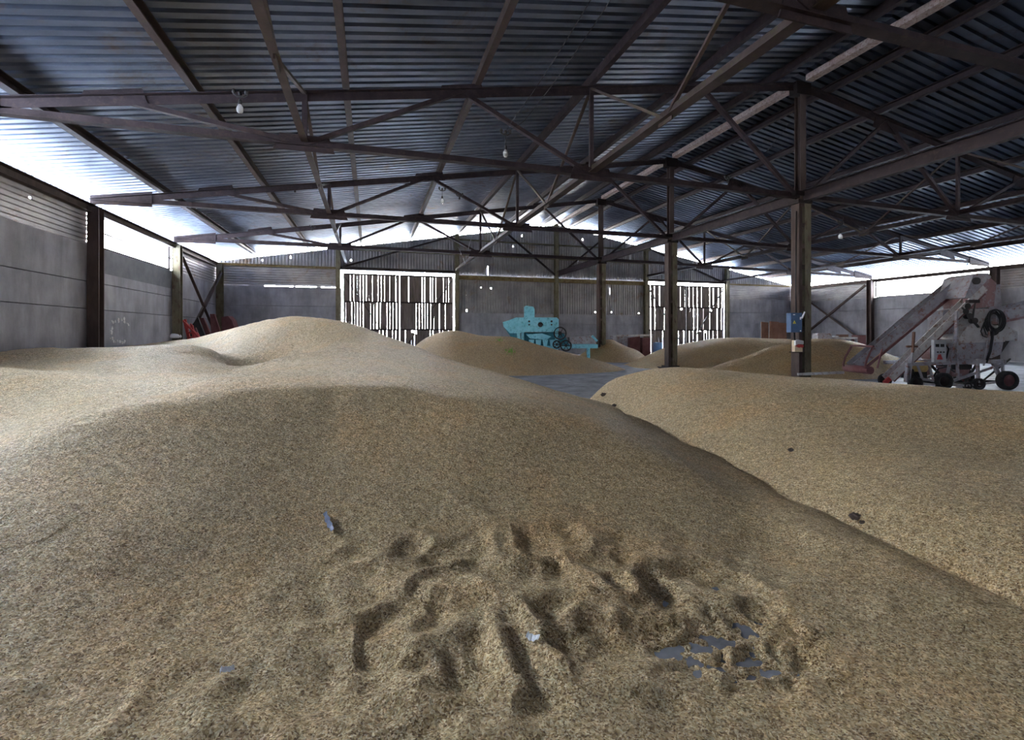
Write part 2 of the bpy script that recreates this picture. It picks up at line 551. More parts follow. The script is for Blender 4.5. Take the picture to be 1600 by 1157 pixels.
LBL_T = {-1.6: None, 4.4: 'rusty roof truss nearest the camera, passing just above the top of the view, left slope',
         10.4: 'rusty roof truss spanning from left wall to the column carrying the blue switch box',
         16.4: 'second rusty roof truss back, ending on column with dark scraped foot',
         22.4: 'rear rusty roof truss on left slope, ending on the slim farthest free-standing column'}
LBL_TR = {4.4: 'rusty roof truss of the right slope overhead at upper right corner',
          10.4: 'rusty right slope truss starting at the column with the blue switch box',
          16.4: 'right slope truss running from the scraped-foot column to the right wall',
          22.4: 'rear right slope truss running from the farthest free-standing column'}


def truss(y, side):
    mir = (lambda x: x) if side < 0 else (lambda x: 2 * RX - x)
    name = 'roof_truss'
    lab = (LBL_T if side < 0 else LBL_TR).get(y)
    if not lab: lab = 'rusty roof truss behind the camera, %s slope' % ('left' if side < 0 else 'right')
    t = tag(empty(name, (mir(-1.27), y, 5.25)), lab, 'roof truss', 'steel roof trusses')
    ch = M['rust']
    w = .17

    def seg(xs, fz, dn, nm, ww):
        mb = MB()
        for a, b_ in zip(xs, xs[1:]):
            p0, p1 = Vector((mir(a), y, fz(mir(a)))), Vector((mir(b_), y, fz(mir(b_))))
            mb.ext(prT(ww, .014, dn), p0, p1)
        return mb.build(nm, ch, t)
    xe, xc = LX + .05, RX - .12
    seg([xe, xc], ztop, 1, 'top_chord', .2)
    seg([xe, xc], zbot, -1, 'bottom_chord', w)
    nb = [-1.27, 5.13]
    nt_ = [-4.5, 1.95, 8.3]
    for a in nb:
        x = mir(a)
        MB().bar((x, y, zbot(x)), (x, y, ztop(x)), .10, .07).build('vertical', ch, t)
    for a, b_ in ((xe + 1.2, -4.5),):
        pass
    for a, b_ in ((-1.27, -4.5), (-1.27, 1.95), (5.13, 1.95), (5.13, 8.3), (RX - .15, 8.3)):
        x0, x1 = mir(a), mir(b_)
        MB().bar((x0, y, zbot(x0) + .04), (x1, y, ztop(x1) - .05), .10, .09).build('diagonal', ch, t)
    for a in nb:
        x = mir(a); mb = MB(); gusset(mb, x, y - .02, zbot(x) + .06, 1.15, .32); mb.build('gusset_plate', ch, t)
    for a in nt_:
        x = mir(a); mb = MB(); gusset(mb, x, y - .02, ztop(x) - .13, 1.1, .30, .17 * (1 if side < 0 else -1)); mb.build('gusset_plate', ch, t)
    x0 = mir(xe); x1 = mir(xe + 1.5)
    mb = MB().poly([(x0, y - .03, zbot(x0) - .1), (x1, y - .03, zbot(x1) - .08), (x1, y - .03, ztop(x1) + .08), (x0, y - .03, ztop(x0) + .1)], (0, .024, 0))
    mb.build('heel_plate', ch, t)


for y in (4.4, 10.4, 16.4, 22.4):
    truss(y, -1); truss(y, 1)

# purlins
PX_L = [-6.05, -3.3, -.55, 2.25, 5.1, 7.9, 10.6]
PX_R = [12.7, 14.7, 17.5, 20.3, 23.0, 25.8, 28.6]
ORD = ['lowest, nearest the left wall', 'second up from the left wall', 'third up from the left wall', 'fourth up from the left wall', 'fifth up from the left wall',
       'sixth up from the left wall', 'topmost of the left slope']
ORR = ['topmost of the right slope', 'second down from the ridge on the right slope', 'third down from the ridge on the right slope', 'fourth down from the ridge on the right slope',
       'third up from the right wall', 'second up from the right wall', 'lowest, nearest the right wall']
for i, x in enumerate(PX_L + PX_R):
    z = zroof(x) - .115; big = i == 0
    s = 1 if i < 7 else -1
    mb = MB()
    mb.ext([(a * s, b_) for a, b_ in prC(.13 if not big else .16, .21)], (x, YF, z), (x, YB + .6, z))
    tag(mb.build('roof_purlin', M['purlin'] if i in (2, 3, 1) else M['rust'], at=(x, 10, z)),
        'long steel purlin under the roof sheets, ' + (ORD[i] if i < 7 else ORR[i - 7]), 'purlin', 'roof purlins')
# ridge board, pale, cut where the trusses meet
ys = [YF, -1.6, 4.4, 10.4, 16.4, 22.4, YB]
RL = {0: 'behind the camera', 1: 'above and beside the camera', 2: 'nearest in view, at the top edge', 3: 'between the switch box column and the next', 4: 'between the second and third free-standing columns',
      5: 'running from the farthest column to the gable'}
for i, (a, b_) in enumerate(zip(ys, ys[1:])):
    if i < 2: continue
    mb = MB().ext([(-.12, -.09), (.12, -.09), (.12, .07), (-.12, .07)], (RX, a + .28, 8.5), (RX, b_ - .28, 8.5))
    tag(mb.build('ridge_board', M['ridge'], at=(RX, (a + b_) / 2, 8.5)), 'pale rust-flecked ridge board, ' + RL[i], 'ridge board', 'pale ridge boards')

# longitudinal ties and the V bracing between trusses
def tie(x, z, lab, w=.16, mat='purlin'):
    mb = MB().ext(prT(w, .02, -1), (x, YF, z), (x, YB, z))
    return tag(mb.build('longitudinal_tie', M[mat], at=(x, 10, z)), lab, 'tie beam', 'longitudinal tie beams')


tie(5.13, zbot(5) + .08, 'brown longitudinal steel tie linking truss bottoms, right of the hall axis', .2)
tie(-1.27, zbot(0) + .08, 'brown longitudinal steel tie linking truss bottoms, on the left', .13)
tie(18.07, zbot(18) + .08, 'brown longitudinal steel tie under the right slope, nearer the ridge', .18, 'rust')
tie(24.4, zbot(24) + .08, 'brown longitudinal steel tie under the right slope, nearer the right wall', .14, 'rust')
mb = MB().ext(prI(.18, .3), (RX, YF, 5.28), (RX, YB, 5.28))
tag(mb.build('lengthwise_girder', M['rust'], at=(RX, 10, 5.28)), 'heavy rusty girder joining the free-standing columns lengthwise', 'girder')


def vbrace(x, y, d, lab):
    t = tag(empty('sway_brace', (x, y, zbot(x) + .1)), lab, 'brace', 'sway braces between trusses')
    for s in (-1, 1):
        MB().bar((x, y, zbot(x) + .1), (x, y + s * d, ztop(x) - .02), .07, .05).build('brace_bar', M['purlin'], t)
    MB().box((x, y, zbot(x) + .12), (.03, .4, .22)).build('joint_plate', M['purlin'], t)


n_ = {(5.13, 1): 'V-shaped sway brace overhead on the right tie, at the top edge', (5.13, 7): 'V-shaped sway brace on the right tie, between the nearest trusses',
      (5.13, 13): 'V-shaped sway brace on the right tie, between second and third trusses', (5.13, 19): 'small V-shaped sway brace on the right tie, in the last but one bay',
      (-1.27, 7): 'V-shaped sway brace above the left tie, before the switch box truss', (-1.27, 13): 'V-shaped sway brace above the left tie, behind the switch box truss',
      (-1.27, 19): 'small V-shaped sway brace above the left tie, over the left gate', (18.07, 7): 'V-shaped sway brace under right slope, upper right of view',
      (18.07, 13): 'V-shaped sway brace under right slope, right of the switch box column', (18.07, 19): 'V-shaped sway brace under right slope, above the right gate',
      (24.4, 13): 'V-shaped sway brace nearest the right wall, above the grain loader', (24.4, 19): 'V-shaped sway brace nearest the right wall, farther back'}
for (x, k), lab in n_.items():
    vbrace(x, {1: 1.4, 7: 7.4, 13: 13.4, 19: 19.4}[k], 3, lab)

# eave beams
mb = MB().ext(prC(.16, .24), (LX - .02, YF, 5.02), (LX - .02, YB, 5.02)); tag(mb.build('eave_beam', M['column_dark'], at=(LX, 10, 5.02)), 'dark steel beam along the top of the left wall', 'eave beam', 'eave beams')
mb = MB().ext(prC(.14, .2), (RM - .1, YF, ER + .07), (RM - .1, YB, ER + .07)); tag(mb.build('eave_beam', M['column_dark'], at=(RM, 10, 4.8)), 'dark steel beam along the top of the right wall', 'eave beam', 'eave beams')

# free-standing columns under the ridge
CL = {4.4: 'free-standing steel column just beyond the right edge, beside the right heap', 10.4: 'tall steel column carrying the blue switch box, nearest of the ridge row',
      16.4: 'free-standing steel column with dark scraped foot, in front of right gate', 22.4: 'slim steel column between the turquoise cleaner and the small grain heap'}
for y in (4.4, 10.4, 16.4, 22.4):
    t = tag(empty('steel_column', (RX, y, 0)), CL[y], 'column', 'ridge row of steel columns', 'thing')
    mb = MB().ext(prC(.14, .36), (RX + .16, y, 0), (RX + .16, y, 5.2), up=(0, 1, 0))
    mb.ext(prC(.14, .36), (RX + .19, y, .0), (RX + .19, y, 5.2), up=(0, 1, 0))
    mb = MB()
    mb.box((RX + .10, y, 2.6), (.17, .30, 5.2)); mb.box((RX + .10, y - .155, 2.6), (.22, .015, 5.2)); mb.box((RX + .10, y + .155, 2.6), (.22, .015, 5.2))
    mb.build('column_shaft', M['column'], t)
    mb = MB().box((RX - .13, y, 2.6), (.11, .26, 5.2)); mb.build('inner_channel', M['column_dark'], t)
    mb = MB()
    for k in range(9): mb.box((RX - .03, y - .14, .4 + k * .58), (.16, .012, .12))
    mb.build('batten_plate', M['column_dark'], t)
    mb = MB().ext(prI(.2, .2), (RX, y, 5.2), (RX, y, 8.42), up=(0, 1, 0)); mb.build('upper_shaft', M['column_dark'], t)
    mb = MB().box((RX, y, 5.35), (.62, .3, .12)).box((RX, y, 5.12), (.5, .34, .1)); mb.build('head_plate', M['rust_dark'], t)
    mb = MB().box((RX, y, 8.3), (.5, .26, .35)); mb.build('ridge_plate', M['rust_dark'], t)
    mb = MB().box((RX, y, .04), (.75, .75, .08)).box((RX, y, .11), (.5, .5, .06)); mb.build('base_plate', M['rust_dark'], t)

# wall columns
WL = {10.4: 'steel wall column on left wall beside camera', 16.4: 'dark steel column against left wall at near end of window opening',
      22.4: 'ochre steel column against left wall at far end of window opening', 28.1: 'steel corner column where left wall meets back wall'}
for y, lab in WL.items():
    mb = MB().ext(prI(.28, .3, .03), (LX + .17, y, 0), (LX + .17, y, 5.05), up=(0, 1, 0))
    mb.bar((LX + .17, y, 0), (LX + .17, y, 5.05), .05, .2)
    tag(mb.build('wall_column', M['column'] if y != 16.4 else M['column_dark'], at=(LX + .17, y, 0)), lab, 'wall column', 'wall columns', 'thing')
for y, lab in {10.4: 'steel column against right wall at right edge of view', 16.1: 'steel column against right wall behind the loader head', 22.4: 'steel column against right wall at the far end of the window opening',
               28.1: 'steel corner column where right wall meets back wall'}.items():
    mb = MB().ext(prI(.28, .3, .03), (RM - .17, y, 0), (RM - .17, y, ER + .1), up=(0, 1, 0))
    tag(mb.build('wall_column', M['column_dark'], at=(RM - .17, y, 0)), lab, 'wall column', 'wall columns', 'thing')
GP = [(-1.72, 'left of left gate'), (5.02, 'right of left gate'), (11.47, 'in the middle, up to the gable peak'), (18.05, 'left of right gate'), (24.75, 'right of right gate')]
for x, lab in GP:
    mb = MB().ext(prI(.24, .26, .03), (x, YB - .14, 0), (x, YB - .14, zroof(x) - .3), up=(0, 1, 0))
    tag(mb.build('gable_post', M['column'], at=(x, YB - .14, 0)), 'steel post on the back wall, ' + lab, 'post', 'back wall posts', 'thing')
# horizontal girts on the back wall
def girt(x0, x1, z, h, lab, mat='frame_yellow'):
    mb = MB().ext(prC(.14, h), (x0, YB - .03, z), (x1, YB - .03, z))
    tag(mb.build('wall_girt', M[mat], at=((x0 + x1) / 2, YB, z)), lab, 'girt', 'back wall girts', 'thing')


girt(5.0, 18.0, 4.82, .26, 'ochre horizontal girt between the two gates on back wall')
girt(LX, -1.8, 5.1, .12, 'rusty horizontal girt left of the left gate')
girt(-1.8, 5.0, 5.12, .16, 'dark horizontal lintel girt over the left gate', 'rust_dark')
girt(18.0, 24.8, 5.06, .16, 'dark horizontal lintel girt over the right gate', 'rust_dark')
girt(24.9, RM, 4.98, .1, 'ochre horizontal girt right of the right gate')
girt(4.2, 18.4, 7.1, .08, 'upper horizontal girt on the gable, below the peak', 'column')
girt(-1.0, 23.0, 6.2, .08, 'middle horizontal girt on the gable', 'column')
# cross bracing
def cross(x, y0, y1, za, zb, lab):
    t = tag(empty('cross_brace', (x, (y0 + y1) / 2, (za + zb) / 2)), lab, 'cross brace', 'wall cross braces')
    MB().ext(prL(.12), (x, y0, za), (x, y1, zb)).build('brace_bar', M['column_dark'], t)
    MB().ext(prL(.12), (x + .03, y0, zb), (x + .03, y1, za)).build('brace_bar', M['column_dark'], t)


cross(LX + .22, 22.6, 27.9, 4.6, .7, 'crossed steel bars on left wall above the red panel')
cross(RM - .3, 22.6, 27.9, 4.5, .7, 'crossed steel bars on right wall behind the right grain heap')
# gable wind braces seen against the gable sheeting
for i, (xa, za, xb, zb, lab) in enumerate([(11.5, 5.0, 8.0, 7.7, 'left of the middle post'), (11.5, 5.0, 15.0, 7.8, 'right of the middle post'), (-1.5, 5.1, 5.0, 7.3, 'rising above the left gate'),
                                     (24.5, 5.0, 18.2, 7.2, 'rising above the right gate')]):
    mb = MB().ext(prL(.1), (xa, YB - .22, za), (xb, YB - .22, zb))
    tag(mb.build('gable_brace', M['rust_dark'], at=((xa + xb) / 2, YB - .22, (za + zb) / 2)), 'diagonal steel brace on the gable, ' + lab, 'brace', 'gable braces')

# ---------------------------------------------------------------- plank gates in the back wall
def gate(n, x0, x1, ztop_, seed, wide):
    rnd = random.Random(seed)
    g = empty('door_%d' % n, ((x0 + x1) / 2, YB, 0)); struct(g)
    xm = (x0 + x1) / 2; Y = YB + .12
    rows = [(.1, 1.62), (1.66, 3.22), (3.26, ztop_ - .06)]
    for a, b_ in ((x0 + .05, xm - .02), (xm + .02, x1 - .03)):
        lf = MB()
        for z in (.1, 1.64, 3.24, ztop_ - .12): lf.box(((a + b_) / 2, Y - .06, z), (b_ - a, .05, .10))
        for x in (a + .03, b_ - .03): lf.box((x, Y - .06, ztop_ / 2), (.06, .05, ztop_ - .25))
        fr = lf.build('leaf_frame', M['rust_dark'], g)
        d = MB()
        if a < xm - .5: d.bar((a, Y - .1, ztop_ - .2), (b_, Y - .1, .15), .09, .04)
        else: d.bar((b_, Y - .1, ztop_ - .2), (a, Y - .1, .15), .09, .04)
        d.build('diagonal_brace', M['rust_dark'], g)
        for z0, z1 in rows:
            mb = MB(); x = a
            while x < b_ - .04:
                wd = rnd.uniform(.13, .20)
                xe = min(x + wd, b_)
                q = rnd.random()
                gp = -.012 if q < .28 else rnd.uniform(.001, .005) if q < .50 else rnd.uniform(.007, .016) if q < 1 - wide else rnd.uniform(.020, .045)
                l0, l1 = rnd.uniform(-.006, .006), rnd.uniform(-.006, .006)
                t0 = z1 + .05 - (rnd.uniform(.0, .04) if rnd.random() < .95 else rnd.uniform(.1, .3))
                if z1 > ztop_ - .5: t0 = z1
                dy = .03 * (len(mb.v) // 8 % 2)
                mb.poly([(x, Y + dy, z0), (xe, Y + dy, z0), (xe + l1, Y + dy, t0), (x + l0, Y + dy, t0)], (0, .025, 0))
                x = xe + gp
            mb.build('plank_panel', M['plank'], g)
    return g


gate(1, -1.5, 4.85, 4.93, 3, .06)
gate(2, 18.22, 24.6, 4.86, 11, .14)

# ---------------------------------------------------------------- grain heaps
def hashn(i, j, s):
    h = (i * 374761393 + j * 668265263 + s * 982451653) & 0xFFFFFFFF
    h = ((h ^ (h >> 13)) * 1274126177) & 0xFFFFFFFF
    h = h ^ (h >> 16)
    return (h & 0xFFFF) / 65535.0


def vnoise(x, y, s=0):
    xi = np.floor(x).astype(np.int64); yi = np.floor(y).astype(np.int64)
    fx = x - xi; fy = y - yi
    fx = fx * fx * (3 - 2 * fx); fy = fy * fy * (3 - 2 * fy)
    a = hashn(xi, yi, s); b_ = hashn(xi + 1, yi, s); c = hashn(xi, yi + 1, s); d = hashn(xi + 1, yi + 1, s)
    return (a * (1 - fx) + b_ * fx) * (1 - fy) + (c * (1 - fx) + d * fx) * fy


def fbm(x, y, o=4, s=0, g=.5):
    t = 0; a = 1; n = 0
    for k in range(o):
        t = t + a * (vnoise(x, y, s + k) - .5); n += a; a *= g; x = x * 2.03 + 1.7; y = y * 2.03 + 9.2
    return t / n


def tps(pts):
    """thin-plate surface through (x, y, z) points"""
    P = np.array(pts, float); n = len(P); S = 5.0
    X = P[:, :2] / S

    def U(r2): return np.where(r2 > 0, r2 * np.log(np.maximum(r2, 1e-12)), 0)
    D = ((X[:, None] - X[None]) ** 2).sum(-1)
    A = np.zeros((n + 3, n + 3)); A[:n, :n] = U(D) + np.eye(n) * 2e-4
    A[:n, n] = 1; A[:n, n + 1:] = X; A[n, :n] = 1; A[n + 1:, :n] = X.T
    wts = np.linalg.solve(A, np.concatenate([P[:, 2], [0, 0, 0]]))

    def f(x, y):
        x = x / S; y = y / S; sh = x.shape; x = x.ravel(); y = y.ravel(); out = wts[n] + wts[n + 1] * x + wts[n + 2] * y
        for i in range(n): out = out + wts[i] * U((x - X[i, 0]) ** 2 + (y - X[i, 1]) ** 2)
        return out.reshape(sh)
    return f


def spacing(lo, hi, c, fine, growth, mx):
    a = [c]
    while a[-1] < hi: a.append(a[-1] + min(mx, fine + growth * max(0, abs(a[-1] - c) - 2.0)))
    b_ = [c]
    while b_[-1] > lo: b_.append(b_[-1] - min(mx, fine + growth * max(0, abs(b_[-1] - c) - 2.0)))
    return np.array(sorted(set(b_ + a)))


def heap(name, xs, ys, hf, mat, lab, clip=None, at=(0, 0, 0), group='heaps of grain'):
    X, Y = np.meshgrid(xs, ys)
    Zv = hf(X, Y)
    keep = Zv > -.02
    if clip is not None: keep &= clip(X, Y)
    k = keep[:-1, :-1] | keep[1:, :-1] | keep[:-1, 1:] | keep[1:, 1:]
    Zv = np.maximum(Zv, -.05)
    nx = len(xs); idx = np.arange(X.size).reshape(X.shape)
    q = np.stack([idx[:-1, :-1][k], idx[:-1, 1:][k], idx[1:, 1:][k], idx[1:, :-1][k]], 1)
    used = np.unique(q); remap = np.full(X.size, -1); remap[used] = np.arange(len(used)); q = remap[q]
    co_ = np.stack([X.ravel()[used] - at[0], Y.ravel()[used] - at[1], Zv.ravel()[used] - at[2]], 1)
    me = bpy.data.meshes.new(name)
    me.vertices.add(len(co_)); me.vertices.foreach_set('co', co_.ravel())
    me.loops.add(q.size); me.loops.foreach_set('vertex_index', q.ravel().astype(np.int32))
    me.polygons.add(len(q)); me.polygons.foreach_set('loop_start', np.arange(0, q.size, 4, dtype=np.int32))
    me.polygons.foreach_set('use_smooth', np.ones(len(q), bool))
    me.materials.append(mat); me.update(); me.validate()
    o = bpy.data.objects.new(name, me); COL.objects.link(o); o.location = at
    return tag(o, lab, 'grain heap', group, 'stuff')


def px(x, y, Z):
    p = P3(x, y, Z); return (p.x, p.y, p.z)


def pz(x, Z, h):
    a = R(x, Z); return (a[0], a[1], h)


RIM = [(-150, 735, 2.8), (0, 712, 3.05), (100, 668, 3.4), (200, 636, 3.8), (300, 619, 4.2), (400, 609, 4.6), (500, 604, 4.9), (600, 606, 5.1), (700, 613, 5.1), (800, 626, 5.0),
       (900, 653, 4.85), (1000, 693, 4.5), (1090, 738, 4.15), (1180, 788, 3.75), (1260, 826, 3.2)]
A = [px(*q) for q in RIM]
# body of the heap just behind the rim, and carried on above the scooped-out part
A += [px(100, 642, 4.0), px(300, 600, 5.1), px(500, 588, 5.8), px(700, 595, 6.0), px(900, 636, 5.9), px(1000, 674, 5.3), px(1100, 724, 4.7), px(940, 640, 7.0), px(1040, 684, 5.9)]
A += [pz(500, 4.0, .97), pz(700, 4.1, .92), pz(900, 3.9, .70), pz(300, 3.3, .92), pz(100, 2.6, .86), pz(1050, 3.6, .50), pz(500, 3.0, 1.0), pz(800, 2.8, .9), pz(150, 1.8, .95), pz(1150, 2.9, .45)]
A += [pz(1300, 2.9, .12), pz(1400, 2.3, .10), pz(1600, 1.9, .10), pz(1300, 2.2, .2)]
# the scooped wall and floor: a second surface, the lower of the two counts
W = [px(*q) for q in RIM]
W += [pz(700, 4.5, .58), pz(700, 3.8, .31), pz(500, 4.2, .60), pz(500, 3.5, .34), pz(300, 3.6, .64), pz(300, 3.0, .42), pz(900, 4.2, .34), pz(900, 3.6, .14), pz(1000, 3.9, .20), pz(150, 2.9, .52), pz(150, 2.4, .34),
      pz(0, 2.5, .50), pz(0, 2.0, .30), pz(1100, 3.6, .12), pz(1050, 3.2, .05)]
W += [pz(700, 6.1, 1.22), pz(500, 5.9, 1.30), pz(300, 5.2, 1.32), pz(100, 4.3, 1.22), pz(900, 5.8, .95), pz(1050, 5.2, .70), pz(1150, 4.7, .42), pz(-200, 3.6, 1.0), pz(1300, 4.4, .30), pz(1500, 3.6, .3), pz(1700, 3.0, .35)]
W += [pz(750, 3.15, .10), pz(500, 2.9, .16), pz(500, 2.4, .08), pz(250, 2.3, .20), pz(250, 1.9, .12), pz(0, 1.6, .20), pz(850, 2.5, .05), pz(850, 1.9, .05), pz(600, 1.9, .06), pz(1000, 2.8, .035), pz(1120, 2.35, .012), pz(1100, 2.0, .02),
      pz(1020, 2.35, .025), pz(1230, 2.5, .045), pz(1300, 2.9, .09), pz(1400, 2.3, .07), pz(1600, 1.9, .07), pz(1250, 3.2, .08), pz(1200, 1.7, .03), pz(800, 1.0, .05), pz(0, .9, .15), pz(1600, 1.0, .06), (0, -2, .05), (3.5, -2, .05), (4, 0, .05), (-2.2, .3, .3), (-3, -2, .3), (-5, -2, .8), (-4, 1, .75)]
# foot along the trench between the two near heaps
A += [px(950, 632, 9.0), px(1000, 655, 7.2), px(1100, 704, 5.45), px(1170, 742, 4.6), px(1250, 789, 3.75), px(1330, 832, 3.2), px(1400, 870, 2.85), px(1600, 972, 2.25)]
A += [pz(1015, 7.9, -.08), pz(1060, 7.0, -.08), pz(1110, 5.95, -.08), pz(1190, 4.95, -.06), pz(1270, 4.1, -.06), pz(1420, 3.3, -.05), pz(1620, 2.7, -.05), pz(1900, 2.4, -.1), pz(1300, 5.5, -.5), pz(1500, 4.5, -.5)]
# long shoulder running back
A += [px(600, 575, 7.2), px(450, 572, 7.4), px(750, 598, 7.2), px(850, 615, 7.0), px(600, 550, 10), px(520, 545, 10), px(450, 556, 9.4), px(700, 563, 10.3), px(760, 580, 10), px(810, 593, 9.8), px(870, 611, 9.5), px(930, 629, 8.9),
      pz(900, 10.6, -.05), pz(850, 11.3, -.05), pz(790, 12.2, -.05), pz(740, 13.3, 0), pz(700, 14.2, 0), pz(660, 15.5, 0)]
# back-left peak
A += [px(470, 496, 14), px(430, 499, 14.3), px(400, 504, 14.8), px(350, 518, 15.5), px(325, 527, 15.8), px(270, 533, 15.5), px(240, 541, 14.5), px(520, 500, 13.6), px(560, 510, 13.2), px(600, 525, 12.7), px(650, 542, 12.2), px(330, 556, 12.4), px(300, 545, 13.6),
      px(385, 584, 10.6), px(450, 530, 12.6), px(400, 545, 12.2), px(520, 524, 12.2), pz(470, 17.5, 1.0), pz(400, 19, .8), pz(560, 16.5, .8), pz(620, 15.5, .5), pz(330, 20, .8), pz(500, 21, .1), pz(360, 23, .2), pz(600, 18.5, -.1)]
# left mounds
A += [px(0, 553, 9.6), px(60, 546, 9.2), px(200, 543, 9.6), px(290, 541, 10.4), px(335, 550, 10.4), px(375, 573, 9.6), px(360, 590, 8.2), px(300, 585, 7.6), px(200, 570, 7.9), px(100, 565, 8.4), px(250, 600, 6.4),
      px(0, 576, 6.4), px(62, 579, 6.3), px(125, 590, 6.0), px(187, 601, 5.7), px(265, 615, 5.0), px(0, 620, 5.2), px(60, 642, 4.6), px(0, 680, 3.8), px(150, 622, 4.9), pz(40, 7.3, .88), pz(130, 7.0, .84), pz(210, 6.6, .78), px(200, 560, 12), px(130, 556, 11.5), px(0, 568, 8.2)]
A += [(-7.7, 16.5, .9), (-7.7, 20, 1.0), (-7.7, 12, 1.05), (-7.7, 8, 1.2), (-7.7, 3, 1.2), (-5, 1.0, 1.0), (-5, -2, .9), (-7.7, -3, .9), (0, -2, .6), (4, 0, .3), (3.5, -2, .3)]
fA1 = tps(A); fW = tps(W)


def fA(x, y):
    a = fA1(x, y); b_ = fW(x, y); k = .035
    return np.where(y > 6.5, a, -k * np.logaddexp(-a / k, -b_ / k))




def hA(x, y):
    z = fA(x, y)
    X = x * CT - y * ST; Z = x * ST + y * CT       # distance along / across the view line, used only to place the trampled area
    # trampled, shovelled ripples in the floor of the hollow
    m = np.exp(-(((X - .25) / 1.3) ** 2 + ((Z - 2.6) / .80) ** 2) ** 1.5)
    m2 = np.exp(-(((X + .9) / 1.0) ** 2 + ((Z - 1.75) / .55) ** 2) ** 1.5)
    m = np.clip(m + m2 * .45, 0, 1)
    wx = x + .18 * fbm(x * 2.2, y * 2.2, 3, 40); wy = y + .18 * fbm(x * 2.2 + 7, y * 2.2, 3, 50)
    n1 = np.clip(1 - np.abs(fbm(wx * 3.1, wy * 3.1, 2, 8)) * 5.0, -.25, 1)
    n2 = np.clip(1 - np.abs(fbm(wx * 4.6 + 3, wy * 4.6, 2, 15)) * 4.6, -.3, 1)
    patch = np.exp(-(((X - 1.02) / .42) ** 2 + ((Z - 2.2) / .32) ** 2) ** 2)
    z = z + m * (1 - .75 * patch) * (.048 * n1 + .034 * n2 - .004)
    streak = fbm(X * 3.2 + Z * 1.5, Z * 7 - X * 2, 4, 77)
    z = z - patch * (.024 + .085 * streak + .08 * fbm(x * 24, y * 24, 3, 71))
    sp = np.exp(-(((X - .95) / .8) ** 2 + ((Z - 2.55) / .45) ** 2) ** 2)
    z = z - sp * .10 * np.clip(fbm(x * 4.2, y * 4.2, 3, 91) - .16, 0, 1)
    # soft surface unevenness everywhere
    z = z + .05 * fbm(x * .9, y * .9, 4, 25) * np.clip((Z - 2.6) / 2.5, .12, 1) + .027 * fbm(x * 6, y * 6, 4, 33, .6) * np.clip((Z - 2.4) / 2.0, .4, 1.3) + .05 * np.clip(fbm(x * 1.7, y * 1.7, 4, 37, .6), -.2, .4) * np.clip((Z - 4.5) / 3, 0, 1)
    # slip lobes on the hollow's wall
    z = z + .018 * fbm(x * 3 + y * .5, y * 1.1, 3, 60) * np.exp(-((Z - 3.8) / 1.4) ** 2)
    lid = .014 - .2 * np.clip(patch * 1.3, 0, 1) - .2 * (sp > .25)
    return np.maximum(z, np.where((Z < 4) & (np.abs(X) < 3), lid, -9))


xs = spacing(-7.68, 7.0, .9, .022, .012, .16)
ys = spacing(-3.0, 24.5, 2.4, .022, .012, .16)
heap('grain_heap', xs, ys, hA, M['grain'], 'largest grain heap, filling left and centre foreground with a scooped hollow and a peak behind')

B = [px(1050, 585, 8.6), px(1150, 588, 7.7), px(1262, 592, 7.1), px(1400, 603, 6.3), px(1500, 609, 5.9), px(1600, 616, 5.5), px(965, 594, 9.8), px(945, 601, 10.2), px(1000, 589, 9.2),
     pz(925, 10.4, .02), pz(935, 9.4, .02), pz(990, 7.8, .03), pz(1095, 5.75, .04), pz(1170, 4.8, .05), pz(1250, 3.95, .06), pz(1400, 3.0, .06), pz(1600, 2.4, .06), pz(1900, 1.9, .06),
     pz(1250, 5.3, .40), pz(1600, 3.8, .42), pz(1400, 4.5, .42), pz(1060, 7.2, .36), pz(1150, 6.0, .34), pz(1000, 8.6, .32), pz(2200, 4.3, .8), pz(2200, 2.6, .42), pz(2800, 2.0, .5), pz(2800, 3.2, .8), pz(2200, 1.6, .05),
     pz(1050, 11.2, -.05), pz(1262, 9.9, -.05), pz(1150, 10.4, -.05), pz(1400, 9.0, -.05), pz(1600, 8.2, -.05), pz(2200, 6.8, -.05), pz(1300, 12, -.4), pz(1500, 11, -.4), pz(1700, 10, -.4), pz(2300, 8.5, -.4), pz(1500, 13.5, -.6), pz(1800, 13, -.6), pz(1200, 13, -.5), pz(980, 12.0, -.1), pz(910, 11.0, -.2), pz(900, 9.5, -.2), pz(960, 8.0, -.25),
     pz(1060, 5.5, -.25), pz(1200, 3.9, -.2), pz(1400, 2.75, -.15), pz(1600, 2.1, -.15), pz(900, 13, -.3), (14, 0, .8), (16, 3, .8), (9, -1, .3), (5, -1, -.1)]
fB = tps(B)


def hB(x, y):
    return fB(x, y) + .05 * fbm(x * .8 + 4, y * .8, 4, 125) + .012 * fbm(x * 8, y * 8, 3, 133) + .03 * fbm(x * 2.4, y * 2.4 + 9, 3, 143)


heap('grain_heap', spacing(1.6, 17.5, 2.6, .03, .012, .14), spacing(-1.0, 12.5, 2.0, .03, .012, .14), hB, M['grain'],
     'broad grain heap on the right, in front of the wheeled loader', clip=lambda x, y: y < 12.3)


def cheap(pts, nx, ny, x0, x1, y0, y1, lab, seed, am=.04):
    f = tps(pts)

    def h(x, y): return f(x, y) + am * fbm(x * .9, y * .9, 4, seed) + .015 * fbm(x * 5, y * 5, 3, seed + 9)
    heap('grain_heap', np.linspace(x0, x1, nx), np.linspace(y0, y1, ny), h, M['grain_far'], lab)


